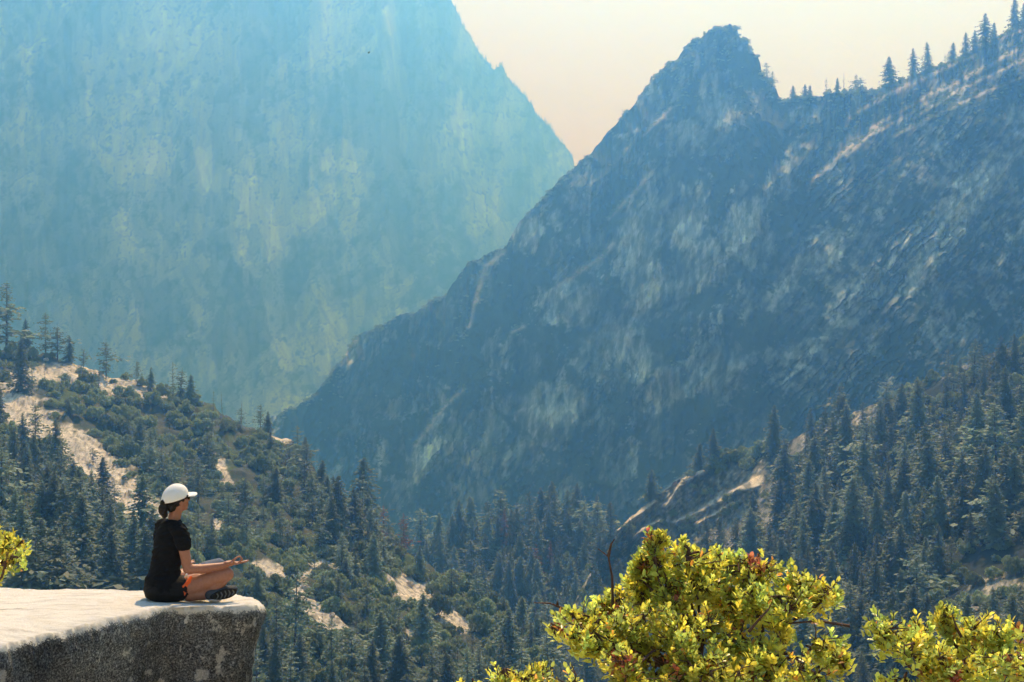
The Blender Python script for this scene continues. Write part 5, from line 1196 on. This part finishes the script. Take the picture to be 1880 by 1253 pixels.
# shoes: the near one shows its sole under the right knee
def shoe(ankle, toe, up):
    a = Vector(ankle); d = (Vector(toe) - a).normalized(); u = Vector(up).normalized(); n_ = d.cross(u).normalized(); u = n_.cross(d)
    pr = [('cap', a, a + d * .06, .040, .043), ('cap', a + d * .06, a + d * .13, .043, .040), ('cap', a + d * .13, a + d * .18, .040, .030), ('cap', a - d * .045, a, .036, .040), ('cap', a - u * .0, a - u * (-.03), .04, .034)]
    me = remeshed(pr, .005, 3); me.materials.append(m_shoe); return me, a, d, u, n_
me, a, d, u, n_ = shoe(q3(.290, .262, .052), q3(.405, .245, .056), rgt * -1 + Vector((0, 0, .15)))
s1 = link("shoe", me, per)
def sole(a, d, u, n_, off, parent):
    bm = bmesh.new(); N = 28; top, bot = [], []
    for i_ in range(N):
        t = 2 * math.pi * i_ / N; x = .055 + .118 * math.cos(t); w = (.040 + .008 * math.cos(t)) * math.sin(t)
        c = a + d * x + n_ * w; top.append(bm.verts.new(c - u * off)); bot.append(bm.verts.new(c - u * (off + .016)))
    bm.faces.new(top); bm.faces.new(bot[::-1])
    for i_ in range(N): bm.faces.new((top[i_], bot[i_], bot[(i_ + 1) % N], top[(i_ + 1) % N]))
    bmesh.ops.recalc_face_normals(bm, faces=bm.faces); me = bpy.data.meshes.new("sole"); bm.to_mesh(me); bm.free(); me.materials.append(m_sole); so = link("sole", me, parent)
    v_, f_ = [], []
    for k in range(5):
        x = -.02 + k * .036; hw = .030 - .004 * abs(k - 2); c0 = a + d * x
        pts = [c0 - n_ * hw, c0 + d * .014, c0 + n_ * hw, c0 + n_ * hw + d * .010, c0 + d * .025, c0 - n_ * hw + d * .010]
        bb = len(v_); v_ += [p - u * (off + .0155) for p in pts] + [p - u * (off + .020) for p in pts]
        for q in ((0, 1, 4, 5), (1, 2, 3, 4)): f_.append([bb + z + 6 for z in q]); 
        for z in range(6): f_.append([bb + z, bb + (z + 1) % 6, bb + (z + 1) % 6 + 6, bb + z + 6])
    link("tread", mesh_np("tread", [tuple(p) for p in v_], f_, m_groove, False), so)
sole(a, d, u, n_, .034, s1)
me, a, d, u, n_ = shoe(q3(.17, -.22, .045), q3(.22, -.34, .045), Vector((0, 0, 1)) * .4 - fwd)
s2 = link("shoe", me, per)
# grey sleeve over the far knee
me = remeshed([('cap', q3(.40, -.122, .155), q3(.490, -.125, .170), .070, .063), ('ell', q3(.515, -.125, .172), (.062, .062, .062), 0), ('cap', q3(.505, -.115, .145), q3(.470, -.03, .110), .060, .057)], .005, 2); me.materials.append(m_sleeve)
link("knee_sleeve", me, per)["label"] = "grey sleeve over the far knee"

# a bird far off in front of the great wall
bp = at_px(678, 97, 160.0)
v_, f_ = tube([(-.16, 0, 0), (-.08, 0, .02), (.05, 0, .02), (.16, 0, .03)], [.01, .05, .045, .02], 7)
bd = link("bird", mesh_np("bird", v_, f_, m_hair, True), loc=tuple(bp), rot=(.3, -.9, .4)); tag(bd, "small dark bird gliding in front of the hazy great wall", "bird")
for s_ in (1, -1):
    wv = np.array([(.04, 0, .03), (.0, s_ * .16, .09), (-.02, s_ * .32, .05), (-.08, s_ * .18, .07), (-.07, 0, .02), (.04, 0, .022), (.0, s_ * .16, .082), (-.02, s_ * .32, .045), (-.08, s_ * .18, .062), (-.07, 0, .012)])
    link("wing", mesh_np("wing", wv, np.array([(0, 1, 3, 4), (5, 9, 8, 6), (0, 5, 6, 1), (4, 3, 8, 9), (1, 6, 7, 2), (3, 2, 7, 8)]), m_hair, False), bd)


# ------------------------------------------------------------------ the air
mh = bpy.data.materials.new("haze"); mh.use_nodes = True; nt = mh.node_tree
nt.nodes.remove(nt.nodes["Principled BSDF"])
pv = nt.nodes.new("ShaderNodeVolumePrincipled")
pv.inputs["Color"].default_value = (0.095, 0.32, 1.0, 1); pv.inputs["Absorption Color"].default_value = (1, 1, 1, 1)
pv.inputs["Density"].default_value = 6.3e-4; pv.inputs["Anisotropy"].default_value = 0.71
nt.links.new(pv.outputs[0], nt.nodes["Material Output"].inputs["Volume"])
mx = max(max(v.co.z for v in ob.data.vertices) for ob in (back_range.obj, mid_range.obj, cliff.obj, peak.obj))
mn = min(min(v.co.z for v in ob.data.vertices) for ob in (back_range.obj, mid_range.obj, cliff.obj, peak.obj, hill.obj, slope.obj))
zmax = mx + 10; zmin = mn - 1
hx = 8600
hv = np.array([(-hx, -2700, zmin), (hx, -2700, zmin), (hx, 9300, zmin), (-hx, 9300, zmin), (-hx, -2700, zmax), (hx, -2700, zmax), (hx, 9300, zmax), (-hx, 9300, zmax)])
hf = np.array([(0, 3, 2, 1), (4, 5, 6, 7), (0, 1, 5, 4), (1, 2, 6, 5), (2, 3, 7, 6), (3, 0, 4, 7)])
o = link("haze", mesh_np("haze", hv, hf, mh, False)); o["kind"] = "stuff"
